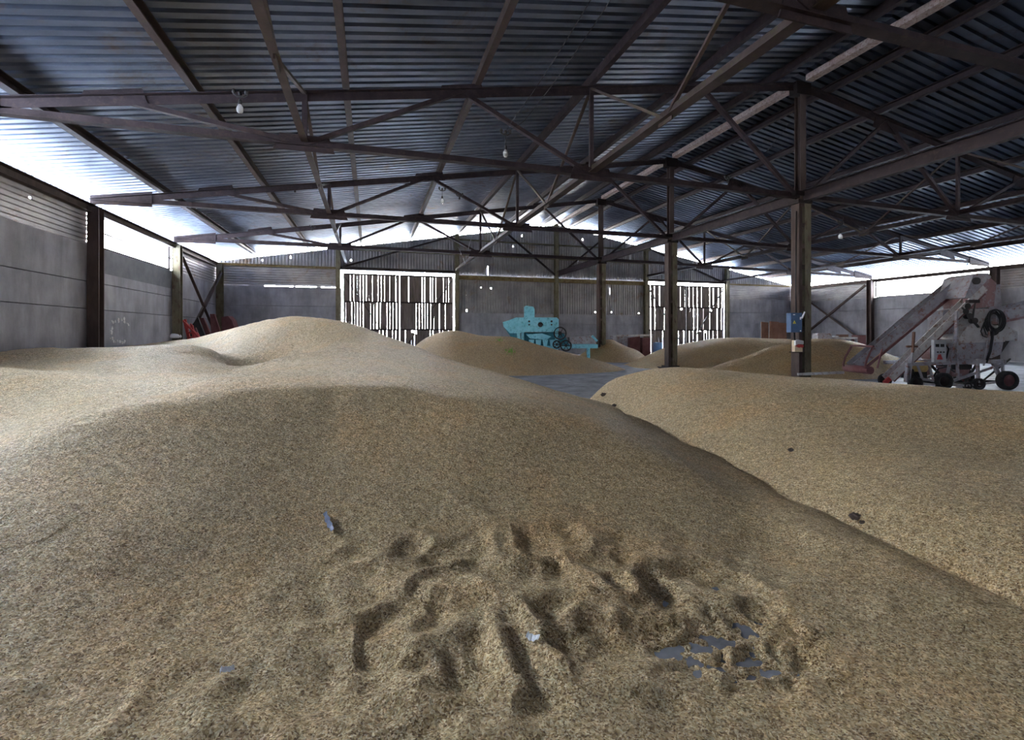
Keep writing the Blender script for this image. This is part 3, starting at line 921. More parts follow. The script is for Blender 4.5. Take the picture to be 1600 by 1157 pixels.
# centre rear heap in front of the cleaner
C_ = [px(715, 517, 19.5), px(690, 519, 19.5), px(660, 532, 19.5), px(740, 523, 19.3), px(770, 526, 19.2), px(800, 527, 19.2), px(830, 536, 19.2), px(880, 549, 19), px(935, 564, 18.7), pz(975, 18.6, .02),
      pz(930, 17.2, .0), pz(850, 16.3, .0), pz(780, 16.0, .0), pz(700, 15.8, .02), pz(640, 16, .05), pz(620, 18.5, .1), pz(800, 17.6, .72), pz(715, 17.6, .85), pz(870, 17.5, .35),
      pz(715, 22.5, .1), pz(660, 22, 0), pz(790, 22, .1), pz(850, 21.5, -.05), pz(900, 21, -.05), pz(980, 20, -.15), pz(600, 20, -.1), pz(600, 23, -.3), pz(1000, 18, -.3), pz(900, 15, -.4), pz(750, 14.5, -.4), pz(600, 15, -.3), pz(750, 25, -.4), pz(900, 23, -.4)]
cheap(C_, 170, 130, -.8, 10.8, 12, 23.5, 'low grain heap in front of the turquoise seed cleaner', 201)
# little heap beside the third column
D_ = [px(955, 531, 25.2), px(945, 534, 25), px(975, 541, 25), px(1000, 551, 24.6), px(930, 538, 25.2), pz(1012, 24.4, 0), pz(950, 23.3, .02), pz(920, 23.6, .02), pz(985, 23.2, .02), pz(905, 25, .05), pz(950, 27.5, .2), pz(1000, 27, -.1), pz(900, 27, -.1), pz(950, 22.5, -.3), pz(1030, 25, -.3)]
cheap(D_, 60, 60, 10.6, 17.6, 20.2, 27.8, 'small dark-sided grain heap beside the slim third column', 221, .02)
# wide heap right of the second column
E_ = [px(1170, 528, 22.5), px(1120, 529, 22.6), px(1060, 539, 22.4), px(1030, 547, 22), px(1230, 531, 22.5), px(1300, 531, 22.8), px(985, 570, 21.4), pz(1350, 23, .9), pz(975, 21.5, 0), pz(1000, 19.6, .02), pz(1060, 19.0, .03), pz(1120, 19.2, .05), pz(1200, 19.6, .1), pz(1300, 20, .1), pz(1100, 20.8, .75), pz(1200, 21, .7),
      pz(1040, 20.4, .5), pz(1170, 26, .1), pz(1060, 25.6, .0), pz(1300, 26, .1), pz(980, 23.5, -.2), pz(950, 21, -.3), pz(1000, 18.3, -.3), pz(1200, 18, -.3), pz(1400, 22, .1), pz(1430, 24, -.2), pz(1400, 19.5, -.2)]
cheap(E_, 150, 80, 10.5, 26.0, 12.5, 24.5, 'long grain heap behind the scraped-foot column, below the right gate', 241, .03)
F_ = [px(1290, 530, 17.6), px(1262, 533, 17.5), px(1235, 535, 17.4), px(1200, 544, 17.2), px(1150, 562, 16.8), px(1110, 578, 16.6), px(1320, 532, 17.6), px(1350, 540, 17.5), px(1385, 553, 17.4), px(1420, 566, 17.2), pz(1450, 17.3, 0), pz(1100, 16.6, 0),
      pz(1262, 14.9, .03), pz(1160, 15.4, .02), pz(1340, 14.9, .03), pz(1400, 15.4, .03), pz(1262, 16.3, .8), pz(1330, 16.2, .75), pz(1200, 16.2, .45), pz(1290, 20, .2), pz(1200, 19.2, .1), pz(1380, 19.4, .05), pz(1120, 18.2, -.15), pz(1450, 19, -.2), pz(1500, 17, -.3), pz(1262, 13.8, -.3), pz(1400, 14, -.3), pz(1100, 15, -.3)]
cheap(F_, 130, 110, 10.0, 22.5, 8.5, 17.8, 'rounded grain heap behind the switch box column and loader foot', 261, .03)

# ---------------------------------------------------------------- turquoise seed cleaner, far centre
class Loc:
    """local frame facing the camera: u to the right, w away, z up, at depth Z of column x"""
    def __init__(s, x, Z):
        s.x = x; s.Z = Z; s.o = R(x, Z)

    def __call__(s, x, y, w=0.0):
        u = (x - s.x) / F * s.Z; z = HC + (VY - y) / F * s.Z
        return (s.o[0] + u * CT + w * ST, s.o[1] - u * ST + w * CT, z)

    def d(s, w): return (w * ST, w * CT, 0)


def prism(L, pts, w0, w1):
    return MB().poly([L(x, y, w0) for x, y in pts], L.d(w1 - w0))


K = Loc(850, 24.3)
cl = tag(empty('seed_cleaner', (*K.o, 0)), 'turquoise grain cleaning machine standing behind the centre heap', 'machine')
mb = prism(K, [(799, 521), (799, 503), (806, 497), (868, 497), (871, 500), (871, 518), (862, 519), (820, 519), (812, 521)], -.7, .8); mb.build('upper_housing', M['blue'], cl)
mb = prism(K, [(787, 511), (786, 504), (796, 501), (806, 497), (806, 521), (797, 521)], -.6, .7); mb.build('feed_hopper', M['blue'], cl)
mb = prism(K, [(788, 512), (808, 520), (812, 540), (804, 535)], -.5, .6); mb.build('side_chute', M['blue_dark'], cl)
mb = prism(K, [(819, 498), (819, 480), (822, 478), (833, 480), (835, 483), (835, 498)], -.2, .3); mb.build('exhaust_duct', M['blue'], cl)
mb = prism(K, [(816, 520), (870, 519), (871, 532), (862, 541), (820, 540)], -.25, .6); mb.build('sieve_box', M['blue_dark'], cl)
mb = prism(K, [(822, 523), (845, 521), (860, 526), (852, 531), (828, 529)], -.62, -.2); mb.build('shaker_tray', M['blue'], cl)
mb = MB()
for x in (810, 816, 868): mb.bar(K(x, 519, -.6), K(x, 564, -.6), .14, .1); mb.bar(K(x, 519, .6), K(x, 564, .6), .14, .1)
mb.bar(K(808, 541, -.6), K(890, 543, -.6), .16, .12); mb.bar(K(800, 505, -.62), K(818, 541, -.62), .1, .06)
mb.build('leg_frame', M['blue'], cl)
mb = MB()
for x, w_ in ((826, 8), (836, 9), (847, 8), (858, 9)): mb.poly([K(x, 531, -.5), K(x + w_, 531, -.5), K(x + w_ - 2, 544, -.5), K(x + 2, 544, -.5)], K.d(.4))
mb.build('outlet_spout', M['blue'], cl)
mb = MB()
for x, y, r in ((843, 508, .12), (826, 503, .05), (860, 503, .05), (826, 508, .04), (860, 508, .04)):
    p = Vector(K(x, y, -.74)); mb.cyl(p, p + Vector(K.d(.06)), r, 14)
mb.build('bearing_cap', M['iron'], cl)
mb = MB()
for x, y, r in ((873, 521, .30), (882, 540, .26), (868, 538, .18)):
    p = Vector(K(x, y, -.68)); n = 20
    mb.tube([p + Vector((CT, -ST, 0)) * r * math.cos(6.283 * i / n) + Vector((0, 0, r * math.sin(6.283 * i / n))) for i in range(n)], .035, 6, closed=True)
    mb.cyl(p, p + Vector(K.d(.1)), r * .3, 12)
    for a in (0, 1.05, 2.1): mb.bar(p + Vector((CT, -ST, 0)) * r * math.cos(a) + Vector((0, 0, r * math.sin(a))), p - Vector((CT, -ST, 0)) * r * math.cos(a) - Vector((0, 0, r * math.sin(a))), .03)
mb.build('drive_pulley', M['iron'], cl)
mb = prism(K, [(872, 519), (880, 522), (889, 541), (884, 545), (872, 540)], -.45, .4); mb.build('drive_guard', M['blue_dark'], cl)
mb = MB().poly([K(888, 527, -.5), K(926, 525, -.5), K(928, 537, -.5), K(889, 537, -.5)], K.d(.9)); mb.build('discharge_trough', M['grey_metal'], cl)
mb = MB().poly([K(890, 538, -.6), K(931, 538, -.6), K(931, 544, -.6), K(890, 544, -.6)], K.d(1.1))
mb.bar(K(917, 544, -.5), K(917, 562, -.5), .13, .1); mb.bar(K(921, 544, .4), K(921, 562, .4), .13, .1)
mb.bar(K(922, 525, -.55), K(930, 533, -.55), .16, .1)
mb.build('discharge_frame', M['blue'], cl)

# sheet-covered crates and a blue drum far behind the small heap
K2 = Loc(1010, 27.4)
t = tag(empty('wooden_crate', (*K2.o, 0)), 'maroon crate with pale edging in front of back wall, left of right gate', 'crate')
prism(K2, [(984, 556), (984, 528), (1000, 526), (1000, 557)], 0, .5).build('crate_side', M['maroon'], t)
mb = prism(K2, [(1001, 557), (1001, 528), (988 + 1, 526), (1018, 526), (1018, 557)], -.1, .5) if False else prism(K2, [(1003, 557), (1003, 528), (1016, 528), (1016, 557)], -.1, .5); mb.build('crate_body', M['maroon'], t)
mb = MB().bar(K2(962, 525, -.12), K2(1019, 524, -.12), .12, .1).bar(K2(1018, 524, -.12), K2(1018, 557, -.12), .07, .07); mb.build('edge_strip', M['white_metal'], t)
p = K2(1029, 545, .2); tag(MB().lathe([(0, -.75), (.26, -.75), (.27, -.3), (.27, .3), (.25, .35), (0, .35)], p, n=18).build('steel_drum', M['bucket_blue'], at=(p[0], p[1], 0)), 'pale blue drum between maroon crate and right gate post', 'drum')
p = K2(968, 545, .2); tag(MB().box(p, (.9, .4, 1.5), rz=-.1).build('metal_cabinet', M['grey_metal'], at=(p[0], p[1], 0)), 'grey cabinet against back wall, behind the slim column', 'cabinet')

# back right corner: leaning boards, scrap heap, pale-edged bench
K3 = Loc(1240, 27.2)
for i, (x0, x1, y0, tilt) in enumerate([(1194, 1205, 503, 0), (1207, 1221, 502, 1), (1223, 1236, 504, -1), (1250, 1268, 503, 1)]):
    lab = ['narrow brown board leaning in the back right corner, leftmost of four', 'brown board second from left among those leaning in the corner', 'brown board leaning just left of the blue switch box',
           'wide brown board leaning right of the switch box column'][i]
    mb = prism(K3, [(x0, 556), (x0 + tilt, y0), (x1 + tilt, y0 + 1), (x1, 556)], .3 + .04 * i, .36 + .04 * i)
    tag(mb.build('leaning_board', M['brown'], at=K3(x0, 556, .3)), lab, 'board', 'boards leaning in the corner')
K4 = Loc(1320, 26.0)
t = tag(empty('scrap_bench', (*K4.o, 0)), 'low bench with pale edge and scrap behind the rounded heap', 'bench')
MB().poly([K4(1300, 527, 0), K4(1340, 527, 0), K4(1340, 530, 0), K4(1300, 530, 0)], K4.d(.7)).build('bench_top', M['white_metal'], t)
mb = MB().bar(K4(1338, 529, .02), K4(1338, 556, .02), .1).bar(K4(1303, 529, .02), K4(1303, 556, .02), .1).bar(K4(1338, 529, .6), K4(1338, 556, .6), .1); mb.build('leg', M['grey_metal'], t)
for i, (x, y, wd, hh, mt, lab) in enumerate([(1290, 524, 22, 6, 'grey_metal', 'grey metal offcut on the floor beside the bench'), (1322, 523, 14, 4, 'brown', 'brown timber offcut lying on the pale bench'),
                                        (1348, 530, 12, 12, 'maroon', 'maroon box right of the pale bench'), (1309, 525, 8, 2, 'white', 'white sheet scrap on the left end of the bench')]):
    p = K4(x, y, .3)
    if i in (0, 2):
        hz = p[2] + hh / 2 * .035; mb = MB().box((p[0], p[1], hz / 2), (wd * .035, .5, hz), rz=-TH + .1 * i)
    else: mb = MB().box((p[0], p[1], K4(0, 527)[2] + hh * .0176), (wd * .035, .3, hh * .035), rz=-TH + .1 * i)
    tag(mb.build('scrap_piece', M[mt], at=(p[0], p[1], 0)), lab, 'scrap', 'scrap in the back right corner')

# ---------------------------------------------------------------- switch box and socket panel on the first column
KS = Loc(1250, 13.12)
t = tag(empty('switch_box', KS(1240, 519, 0)), 'blue electrical switch box with yellow warning triangle, fixed to the column', 'switch box')
prism(KS, [(1232, 519.5), (1232, 489.5), (1249, 489.5), (1249, 519.5)], -.12, .10).build('enclosure', M['boxblue'], t)
prism(KS, [(1232.8, 518.7), (1232.8, 490.3), (1248.3, 490.3), (1248.3, 518.7)], -.135, -.122).build('box_door', M['boxblue'], t)
prism(KS, [(1234.2, 506.2), (1239.0, 506.2), (1236.6, 501.2)], -.142, -.136).build('warning_triangle', M['yellow'], t)
mb = prism(KS, [(1236.3, 505.7), (1236.9, 505.7), (1237.0, 503.9), (1236.3, 503.9)], -.147, -.143); mb.build('triangle_mark', M['black'], t)
mb = prism(KS, [(1234.6, 493), (1237.6, 493), (1237.6, 491.6), (1234.6, 491.6)], -.142, -.136); mb.poly([KS(1245, 500, -.142), KS(1247, 500, -.142), KS(1247, 496, -.142), KS(1245, 496, -.142)], KS.d(.008))
mb.poly([KS(1245.2, 518, -.142), KS(1247, 518, -.142), KS(1247, 516.4, -.142), KS(1245.2, 516.4, -.142)], KS.d(.008)); mb.build('name_plate', M['white'], t)
MB().bar(KS(1247.5, 497, -.17), KS(1251.5, 488, -.17), .03, .03).bar(KS(1247.5, 497, -.17), KS(1247.5, 497, -.1), .04, .04).build('lever', M['white'], t)
mb = MB().tube([KS(1241, 520, 0), KS(1241, 527, 0), KS(1242, 533, 0)], .02, 8).tube([KS(1244, 489, 0), KS(1244, 440, .02), KS(1245, 330, .02)], .018, 8); mb.build('cable_conduit', M['black'], t)
t = tag(empty('socket_panel', KS(1245, 550, 0)), 'cream socket panel with red plug sockets below the blue switch box', 'socket panel')
prism(KS, [(1240, 550), (1240, 532), (1252, 532), (1252, 550)], -.06, .08).build('back_board', M['cream'], t)
prism(KS, [(1238.5, 540), (1238.5, 533), (1243, 531), (1251, 533), (1251, 538), (1244, 538)], -.14, -.062).build('socket_cover', M['white'], t)
for x in (1242.5, 1247):
    p = Vector(KS(x, 539.5, -.062)); q = Vector(KS(x, 541, -.19)); MB().cyl(p, q, .042, 14).build('socket', M['red'], t)
MB().poly([KS(1236, 550, -.1), KS(1252, 550, -.1), KS(1252, 551, -.1), KS(1236, 551, -.1)], KS.d(.2)).build('bottom_ledge', M['rust_dark'], t)

# ---------------------------------------------------------------- wheeled grain loader, right
G = Loc(1460, 12.6)
ld = tag(empty('grain_loader', (*G.o, 0)), 'worn wheeled grain loader with sloping elevator, on the floor behind right heap', 'machine')


def trough(p0, p1, w, dep, wall, mat, nm, par):
    """open U-shaped trough between two points: floor and two side plates"""
    p0 = Vector(p0); p1 = Vector(p1); d = (p1 - p0).normalized(); r = Vector((ST, CT, 0)); u = r.cross(d).normalized()
    if u.z < 0: u = -u
    mb = MB()
    for s in (-1, 1):
        mb.ext([(-wall / 2, -dep / 2), (wall / 2, -dep / 2), (wall / 2, dep / 2), (-wall / 2, dep / 2)], p0 + r * s * w / 2, p1 + r * s * w / 2, up=u)
    mb.ext([(-w / 2, -.01), (w / 2, -.01), (w / 2, .01), (-w / 2, .01)], p0 - u * dep * .35, p1 - u * dep * .35, up=u)
    return mb.build(nm, mat, par)


# elevator: upper and lower runs with rust-red strip between
trough(G(1344, 574, .28), G(1506, 441, .28), .24, .24, .03, M['grey_metal'], 'upper_trough', ld)
trough(G(1374, 590, -.28), G(1516, 452, -.28), .22, .17, .03, M['white_metal'], 'lower_trough', ld)
mb = MB().bar(G(1350, 582, .12), G(1506, 452, .12), .03, .06).bar(G(1378, 594, -.40), G(1516, 461, -.40), .02, .03); mb.build('side_rail', M['maroon'], ld)
MB().bar(G(1350, 572, .28), G(1504, 444, .28), .17, .02).build('belt', M['iron'], ld)
MB().bar(G(1406, 519, -.44), G(1404, 550, -.44), .045).bar(G(1396, 541, -.42), G(1412, 541, -.42), .05).bar(G(1470, 505, -.3), G(1488, 500, .3), .05).build('clamp_post', M['brown'], ld)
mb = MB().bar(G(1366, 597, -.34), G(1395, 571, -.34), .06, .10); mb.build('foot_shoe', M['red'], ld)
mb = MB().tube([G(1338, 578, -.4), G(1334, 572, -.4), G(1337, 560, -.4), G(1346, 541, -.4)], .025, 8).tube([G(1338, 578, .4), G(1334, 572, .4), G(1337, 560, .4), G(1348, 541, .4)], .025, 8)
mb.bar(G(1346, 541, -.42), G(1348, 541, .42), .05).bar(G(1355, 574, -.35), G(1362, 545, -.35), .03)
mb.build('feeder_bracket', M['maroon'], ld)
p, q = Vector(G(1340, 577, -.45)), Vector(G(1340, 577, .45)); MB().cyl(p, q, .10, 16).build('foot_roller', M['maroon'], ld)
mb = prism(G, [(1312, 591), (1312, 583), (1342, 583), (1342, 590)], -.2, .1) if False else MB().poly([G(1266, 590, .5), G(1340, 587, .5), G(1340, 583, .5), G(1266, 586, .5)], G.d(.08))
mb.build('gathering_board', M['white_metal'], ld)
# head
prism(G, [(1484, 467), (1497, 434), (1505, 430), (1520, 430), (1524, 436), (1506, 453), (1492, 468)], -.42, .42).build('head_cover', M['grey_metal'], ld)
prism(G, [(1506, 454), (1524, 437), (1533, 445), (1529, 480), (1496, 484), (1493, 466)], -.40, .40).build('head_casing', M['red_metal'], ld)
prism(G, [(1530, 452), (1545, 446), (1547, 486), (1527, 486)], -.3, .35).build('head_outlet', M['grey_metal'], ld)
mb = MB().cyl(G(1500, 442, -.47), G(1500, 442, -.40), .09, 14); mb.build('head_bearing', M['iron'], ld)
MB().tube([G(1495, 430, -.1), G(1505, 420, -.05), G(1512, 412, 0)], .012, 6).build('head_cable', M['rust_dark'], ld)
MB().box(G(1494, 473, -.45), (.28, .1, .08), rz=-TH).build('bearing_bracket', M['rust_dark'], ld)
# body
prism(G, [(1478, 530), (1490, 512), (1500, 506), (1500, 484), (1524, 484), (1526, 506), (1546, 516), (1549, 534), (1480, 536)], -.35, .45).build('hopper_housing', M['white_metal'], ld)
prism(G, [(1477, 536), (1548, 533), (1544, 553), (1530, 559), (1479, 560)], -.33, .43).build('lower_housing', M['grey_metal'], ld)
prism(G, [(1533, 511), (1552, 509), (1571, 519), (1571, 532), (1548, 533), (1536, 529)], -.30, .30).build('side_hood', M['white_metal'], ld)
prism(G, [(1550, 533), (1562, 533), (1546, 556), (1534, 558)], -.25, .25).build('discharge_chute', M['iron'], ld)
prism(G, [(1466, 523), (1468, 486), (1490, 482), (1490, 505), (1484, 522)], -.1, .35).build('fan_duct', M['grey_metal'], ld)
mb = MB()
for x, y in ((1486, 488), (1492, 495), (1500, 502), (1489, 480)):
    p = Vector(G(x, y, -.42)); mb.cyl(p, p + Vector(G.d(.12)), .075, 14)
mb.bar(G(1480, 482, -.4), G(1506, 512, -.4), .04).bar(G(1500, 476, -.4), G(1496, 506, -.4), .03)
mb.build('drive_chain', M['iron'], ld)
# coil of black cable hung on the body
mb = MB(); cc = Vector(G(1529, 500, -.42))
for k in range(7):
    n = 26; rx, rz_ = .17 + .02 * (k % 3), .25 + .015 * (k % 4); ox = RND.uniform(-.05, .05)
    mb.tube([cc + Vector((CT, -ST, 0)) * (ox + rx * math.cos(6.283 * i / n)) + Vector((0, 0, rz_ * math.sin(6.283 * i / n) - .02 * k)) + Vector(G.d(.02 * (k - 3))) for i in range(n)], .02, 6, closed=True)
mb.tube([G(1523, 494, -.42), G(1512, 505, -.44), G(1507, 518, -.44), G(1511, 525, -.42), G(1520, 528, -.4)], .014, 6)
mb.tube([G(1522, 492, -.42), G(1514, 500, -.46), G(1510, 512, -.46), G(1516, 523, -.42), G(1525, 524, -.4)], .014, 6)
mb.tube([G(1526, 512, -.42), G(1524, 530, -.44), G(1521, 548, -.44), G(1516, 566, -.42)], .03, 8)
tag(mb.build('cable_coil', M['black'], at=tuple(cc)), 'coiled black cable hanging on the side of the loader', 'cable')
# outgoing conveyor rising to the right edge
t = tag(empty('discharge_conveyor', G(1545, 500, 0)), 'weathered trough conveyor rising from the loader to the right edge', 'conveyor')
MB().poly([G(1541, 489, -.28), G(1700, 448, -.28), G(1700, 472, -.28), G(1541, 503, -.28)], G.d(.03)).build('side_plate', M['grey_metal'], t)
MB().poly([G(1541, 489, .28), G(1700, 448, .28), G(1700, 472, .28), G(1541, 503, .28)], G.d(.03)).build('side_plate', M['grey_metal'], t)
MB().poly([G(1541, 503, -.28), G(1700, 472, -.28), G(1700, 475, -.28), G(1541, 507, -.28)], G.d(.6)).build('trough_floor', M['red_metal'], t)
MB().bar(G(1690, 474, 0), G(1705, 606, 0), .08).build('support_leg', M['grey_metal'], t)
# control cabinet, barrel, yellow sack
t = tag(empty('control_cabinet', G(1436, 564, -.45)), 'light grey control cabinet with two black meters, mounted at the loader side', 'cabinet')
prism(G, [(1427, 564), (1427, 531), (1445, 531), (1445, 564)], -.62, -.54).build('cabinet_body', M['cabinet'], t)
for x in (1429, 1436.5): prism(G, [(x, 541.5), (x, 537), (x + 5, 537), (x + 5, 541.5)], -.635, -.621).build('meter', M['black'], t)
prism(G, [(1431, 560), (1439, 560), (1436, 552), (1433, 553)], -.64, -.621).build('red_triangle', M['red'], t)
mb = MB()
for x in (1432, 1436.5, 1441): mb.cyl(G(x, 549, -.64), G(x, 549, -.62), .018, 10)
mb.build('push_button', M['iron'], t)
c = Vector(G(1451, 560, -.2)); tag(MB().lathe([(0, 0), (.10, 0), (.11, .02), (.11, .46), (.095, .5), (0, .5)], c, n=20).build('black_drum', M['black'], at=tuple(c)), 'narrow black drum beside the light grey control cabinet', 'drum')
mb = MB(); n = 14
for k in range(1):
    c = Vector(G(1422, 572, -.2))
    pr = [(0, -.13), (.2, -.13), (.24, -.05), (.22, .08), (.14, .14), (0, .15)]
    mb.lathe(pr, c, n=16)
tag(mb.build('grain_sack', M['sack'], at=tuple(c)), 'ochre sack resting on the loader frame left of the cabinet', 'sack')
# chassis
mb = MB()
for w_ in (-.4, .4):
    mb.bar(G(1400, 568, w_), G(1546, 563, w_), .07, .09)
    mb.bar(G(1452, 598, w_), G(1546, 566, w_), .06, .06)
    mb.bar(G(1408, 588, w_), G(1480, 600, w_), .06, .06)
for x in (1402, 1445, 1500, 1544): mb.bar(G(x, 567, -.4), G(x, 567, .4), .06, .06)
mb.build('chassis_frame', M['grey_metal'], ld)
mb = MB()
for w_ in (-.42,):
    mb.bar(G(1470, 525, w_), G(1456, 590, w_), .05).bar(G(1470, 525, w_), G(1474, 592, w_), .05).bar(G(1471, 488, w_), G(1471, 545, w_), .06)
    mb.bar(G(1524, 500, w_), G(1512, 570, w_), .03).bar(G(1540, 560, w_), G(1543, 592, w_), .05).bar(G(1527, 566, w_), G(1538, 590, w_), .07).bar(G(1405, 545, w_), G(1400, 592, w_), .045)
    mb.bar(G(1397, 566, w_), G(1395, 595, w_), .07).bar(G(1412, 568, w_), G(1420, 590, w_), .04).bar(G(1430, 568, w_), G(1436, 592, w_), .04)
mb.build('strut', M['grey_metal'], ld)
MB().bar(G(1462, 592, -.1), G(1500, 570, -.1), .05).bar(G(1440, 566, -.2), G(1470, 596, -.2), .05).bar(G(1510, 566, -.3), G(1490, 598, -.3), .04).bar(G(1520, 592, -.3), G(1560, 560, -.3), .03).bar(G(1416, 566, -.3), G(1404, 594, -.3), .05).box(G(1490, 572, 0), (.5, .5, .16), rz=-TH).box(G(1428, 584, 0), (.35, .4, .25), rz=-TH).build('under_frame', M['iron'], ld)
mb = MB().poly([G(1474, 573, -.2), G(1506, 573, -.2), G(1500, 588, -.2), G(1478, 588, -.2)], G.d(.4)).poly([G(1433, 566, -.1), G(1444, 564, -.1), G(1448, 585, -.1), G(1434, 590, -.1)], G.d(.3))
mb.poly([G(1456, 535, -.05), G(1468, 530, -.05), G(1470, 560, -.05), G(1458, 562, -.05)], G.d(.4)); mb.build('gear_box', M['red_metal'], ld)
mb = MB().tube([G(1452, 545, -.3), G(1460, 536, -.3), G(1466, 545, -.3), G(1462, 560, -.3)], .02, 6).tube([G(1440, 592, -.3), G(1450, 575, -.3), G(1463, 572, -.3), G(1475, 580, -.3)], .02, 6)
mb.tube([G(1395, 575, -.3), G(1405, 570, -.3), G(1412, 580, -.3), G(1420, 594, -.3)], .02, 6); mb.build('hose', M['black'], ld)


def wheel(x, y, w_, r, th):
    c = Vector(G(x, y, w_)); c.z = r
    Mx = Matrix.Rotation(-TH, 4, 'Z') @ Matrix.Rotation(math.pi / 2, 4, 'X')
    h = th / 2
    wh = MB().lathe([(r * .62, -h * .8), (r * .75, -h), (r * .93, -h), (r, -h * .6), (r, h * .6), (r * .93, h), (r * .75, h), (r * .62, h * .8), (r * .62, -h * .8)], c, n=32, M=Mx).build('wheel', M['rubber'], ld)
    MB().lathe([(0, -h * .5), (r * .2, -h * .9), (r * .25, -h * .4), (r * .62, -h * .5), (r * .62, h * .5), (r * .25, h * .4), (r * .2, h * .9), (0, h * .5)], c, n=24, M=Mx).build('wheel_rim', M['maroon'] if r > .24 else M['rust_dark'], wh)
    return wh


wheel(1543, 595, -.5, .245, .16); wheel(1534, 596, .5, .245, .16)
wheel(1503, 600, -.45, .15, .10); wheel(1486, 603, -.45, .10, .08)
wheel(1450, 597, -.45, .22, .13); wheel(1409, 597, -.42, .17, .12); wheel(1402, 595, .42, .17, .12)
MB().cyl(G(1543, 595, -.5), G(1534, 596, .5), .035, 10).build('axle', M['iron'], ld)
MB().cyl(G(1450, 597, -.45), G(1450, 597, .4), .035, 10).cyl(G(1503, 600, -.45), G(1503, 600, .2), .03, 10).build('axle', M['iron'], ld)
MB().bar(G(1486, 600, -.45), G(1543, 594, -.4), .05).bar(G(1420, 598, -.4), G(1486, 600, -.45), .05).bar(G(1503, 566, -.42), G(1503, 600, -.45), .06).build('steering_bar', M['grey_metal'], ld)

# ---------------------------------------------------------------- odds and ends by the left wall
KL = Loc(300, 19.7)
t = tag(empty('machine_guard', KL(298, 528, 0)), 'red perforated metal guard leaning in the left rear corner', 'guard')
# plate with real cut-outs: built from strips
pts = [(285, 500), (291, 499), (313, 527), (306, 530), (292, 530)]
cx = [(285.5, 500, 290, 499, 297, 531, 293, 531), (297, 505.5, 301, 509, 305, 531, 301, 531), (307, 519, 310, 523, 313, 530, 309, 531)]
mb = MB()
for x0, y0, x1, y1, x2, y2, x3, y3 in cx: mb.poly([KL(x0, y0), KL(x1, y1), KL(x2, y2), KL(x3, y3)], KL.d(.06))
mb.bar(KL(286, 500.5), KL(312, 528), .12, .06)
for a, b_, yy in ((290, 300, 512), (293, 305, 520), (295, 312, 527)): mb.bar(KL(a, yy), KL(b_, yy + 1), .14, .05)
mb.build('guard_plate', M['red'], t)
mb = prism(KL, [(299, 516), (303, 512), (308, 524), (305, 530)], .1, .16); mb.build('inner_plate', M['maroon'], t)
for i, (pp, mt, lab) in enumerate([([(300, 508), (309, 496), (320, 524), (322, 540), (308, 540)], 'iron', 'dark iron sheet leaning behind the red guard'),
                              ([(312, 497), (318, 497), (328, 520), (328, 540), (318, 540)], 'maroon', 'maroon board leaning right of the red guard'),
                              ([(328, 491), (335, 491), (343, 515), (343, 540), (333, 540)], 'maroon', 'taller maroon board leaning near the corner column'),
                              ([(346, 496), (356, 494), (362, 501), (366, 512), (366, 540), (348, 540)], 'maroon', 'rounded dark machine cover in the left rear corner')]):
    Kq = Loc(330, (20.5, 21.2, 22.0, 23.2)[i]); pp = [(a, b_ if b_ != 540 else VY + F * HC / Kq.Z) for a, b_ in pp]
    mb = prism(Kq, pp, 0, .07 if i < 3 else .4)
    tag(mb.build('leaning_board' if i < 3 else 'machine_cover', M[mt], at=Kq(pp[-1][0], 540)), lab, 'board' if i < 3 else 'cover')
mb = MB().lathe([(0, -.05), (.22, -.05), (.26, .02), (.2, .1), (.08, .14), (0, .14)], KL(286, 526.5, -.5), n=12)
tag(mb.build('white_rag', M['white'], at=KL(286, 526, -.5)), 'small white rag lying below the red guard', 'rag')

# ---------------------------------------------------------------- bits lying on the grain
def on_heap(x, y, f=hA, lo=1.2, hi=14):
    """first meeting point of a sight line with a heap"""
    Z = lo
    while Z < hi:
        p = P3(x, y, Z)
        if f(np.array([p.x]), np.array([p.y]))[0] >= p.z: return p
        Z += .01
    return p


def scrap(name, x, y, L_, W, mat, lab, cat, ang, f=hA, curl=.02):
    p = on_heap(x, y, f); mb = MB(); n = 10; top = []; bot = []
    for i in range(n + 1):
        s = i / n - .5; wv = W * (1 - .5 * abs(2 * s) ** 3) * (.8 + .3 * math.sin(i * 2.1))
        q = p + Vector((math.cos(ang), math.sin(ang), 0)) * s * L_
        q.z = f(np.array([q.x]), np.array([q.y]))[0] + .008 + curl * (2 * s) ** 2 * abs(math.sin(i * 1.3))
        side = Vector((-math.sin(ang), math.cos(ang), 0)) * wv / 2
        top.append(q + side + Vector((0, 0, .012))); bot.append(q - side)
    vs = top + bot + [v + Vector((0, 0, .004)) for v in top + bot]; m = n + 1
    fs = [(i, i + 1, m + i + 1, m + i) for i in range(n)] + [(2 * m + i, 3 * m + i, 3 * m + i + 1, 2 * m + i + 1) for i in range(n)]
    fs += [(i, 2 * m + i, 2 * m + i + 1, i + 1) for i in range(n)] + [(m + i, m + i + 1, 3 * m + i + 1, 3 * m + i) for i in range(n)]
    mb.add(vs, fs)
    return tag(mb.build(name, mat, at=tuple(p)), lab, cat)


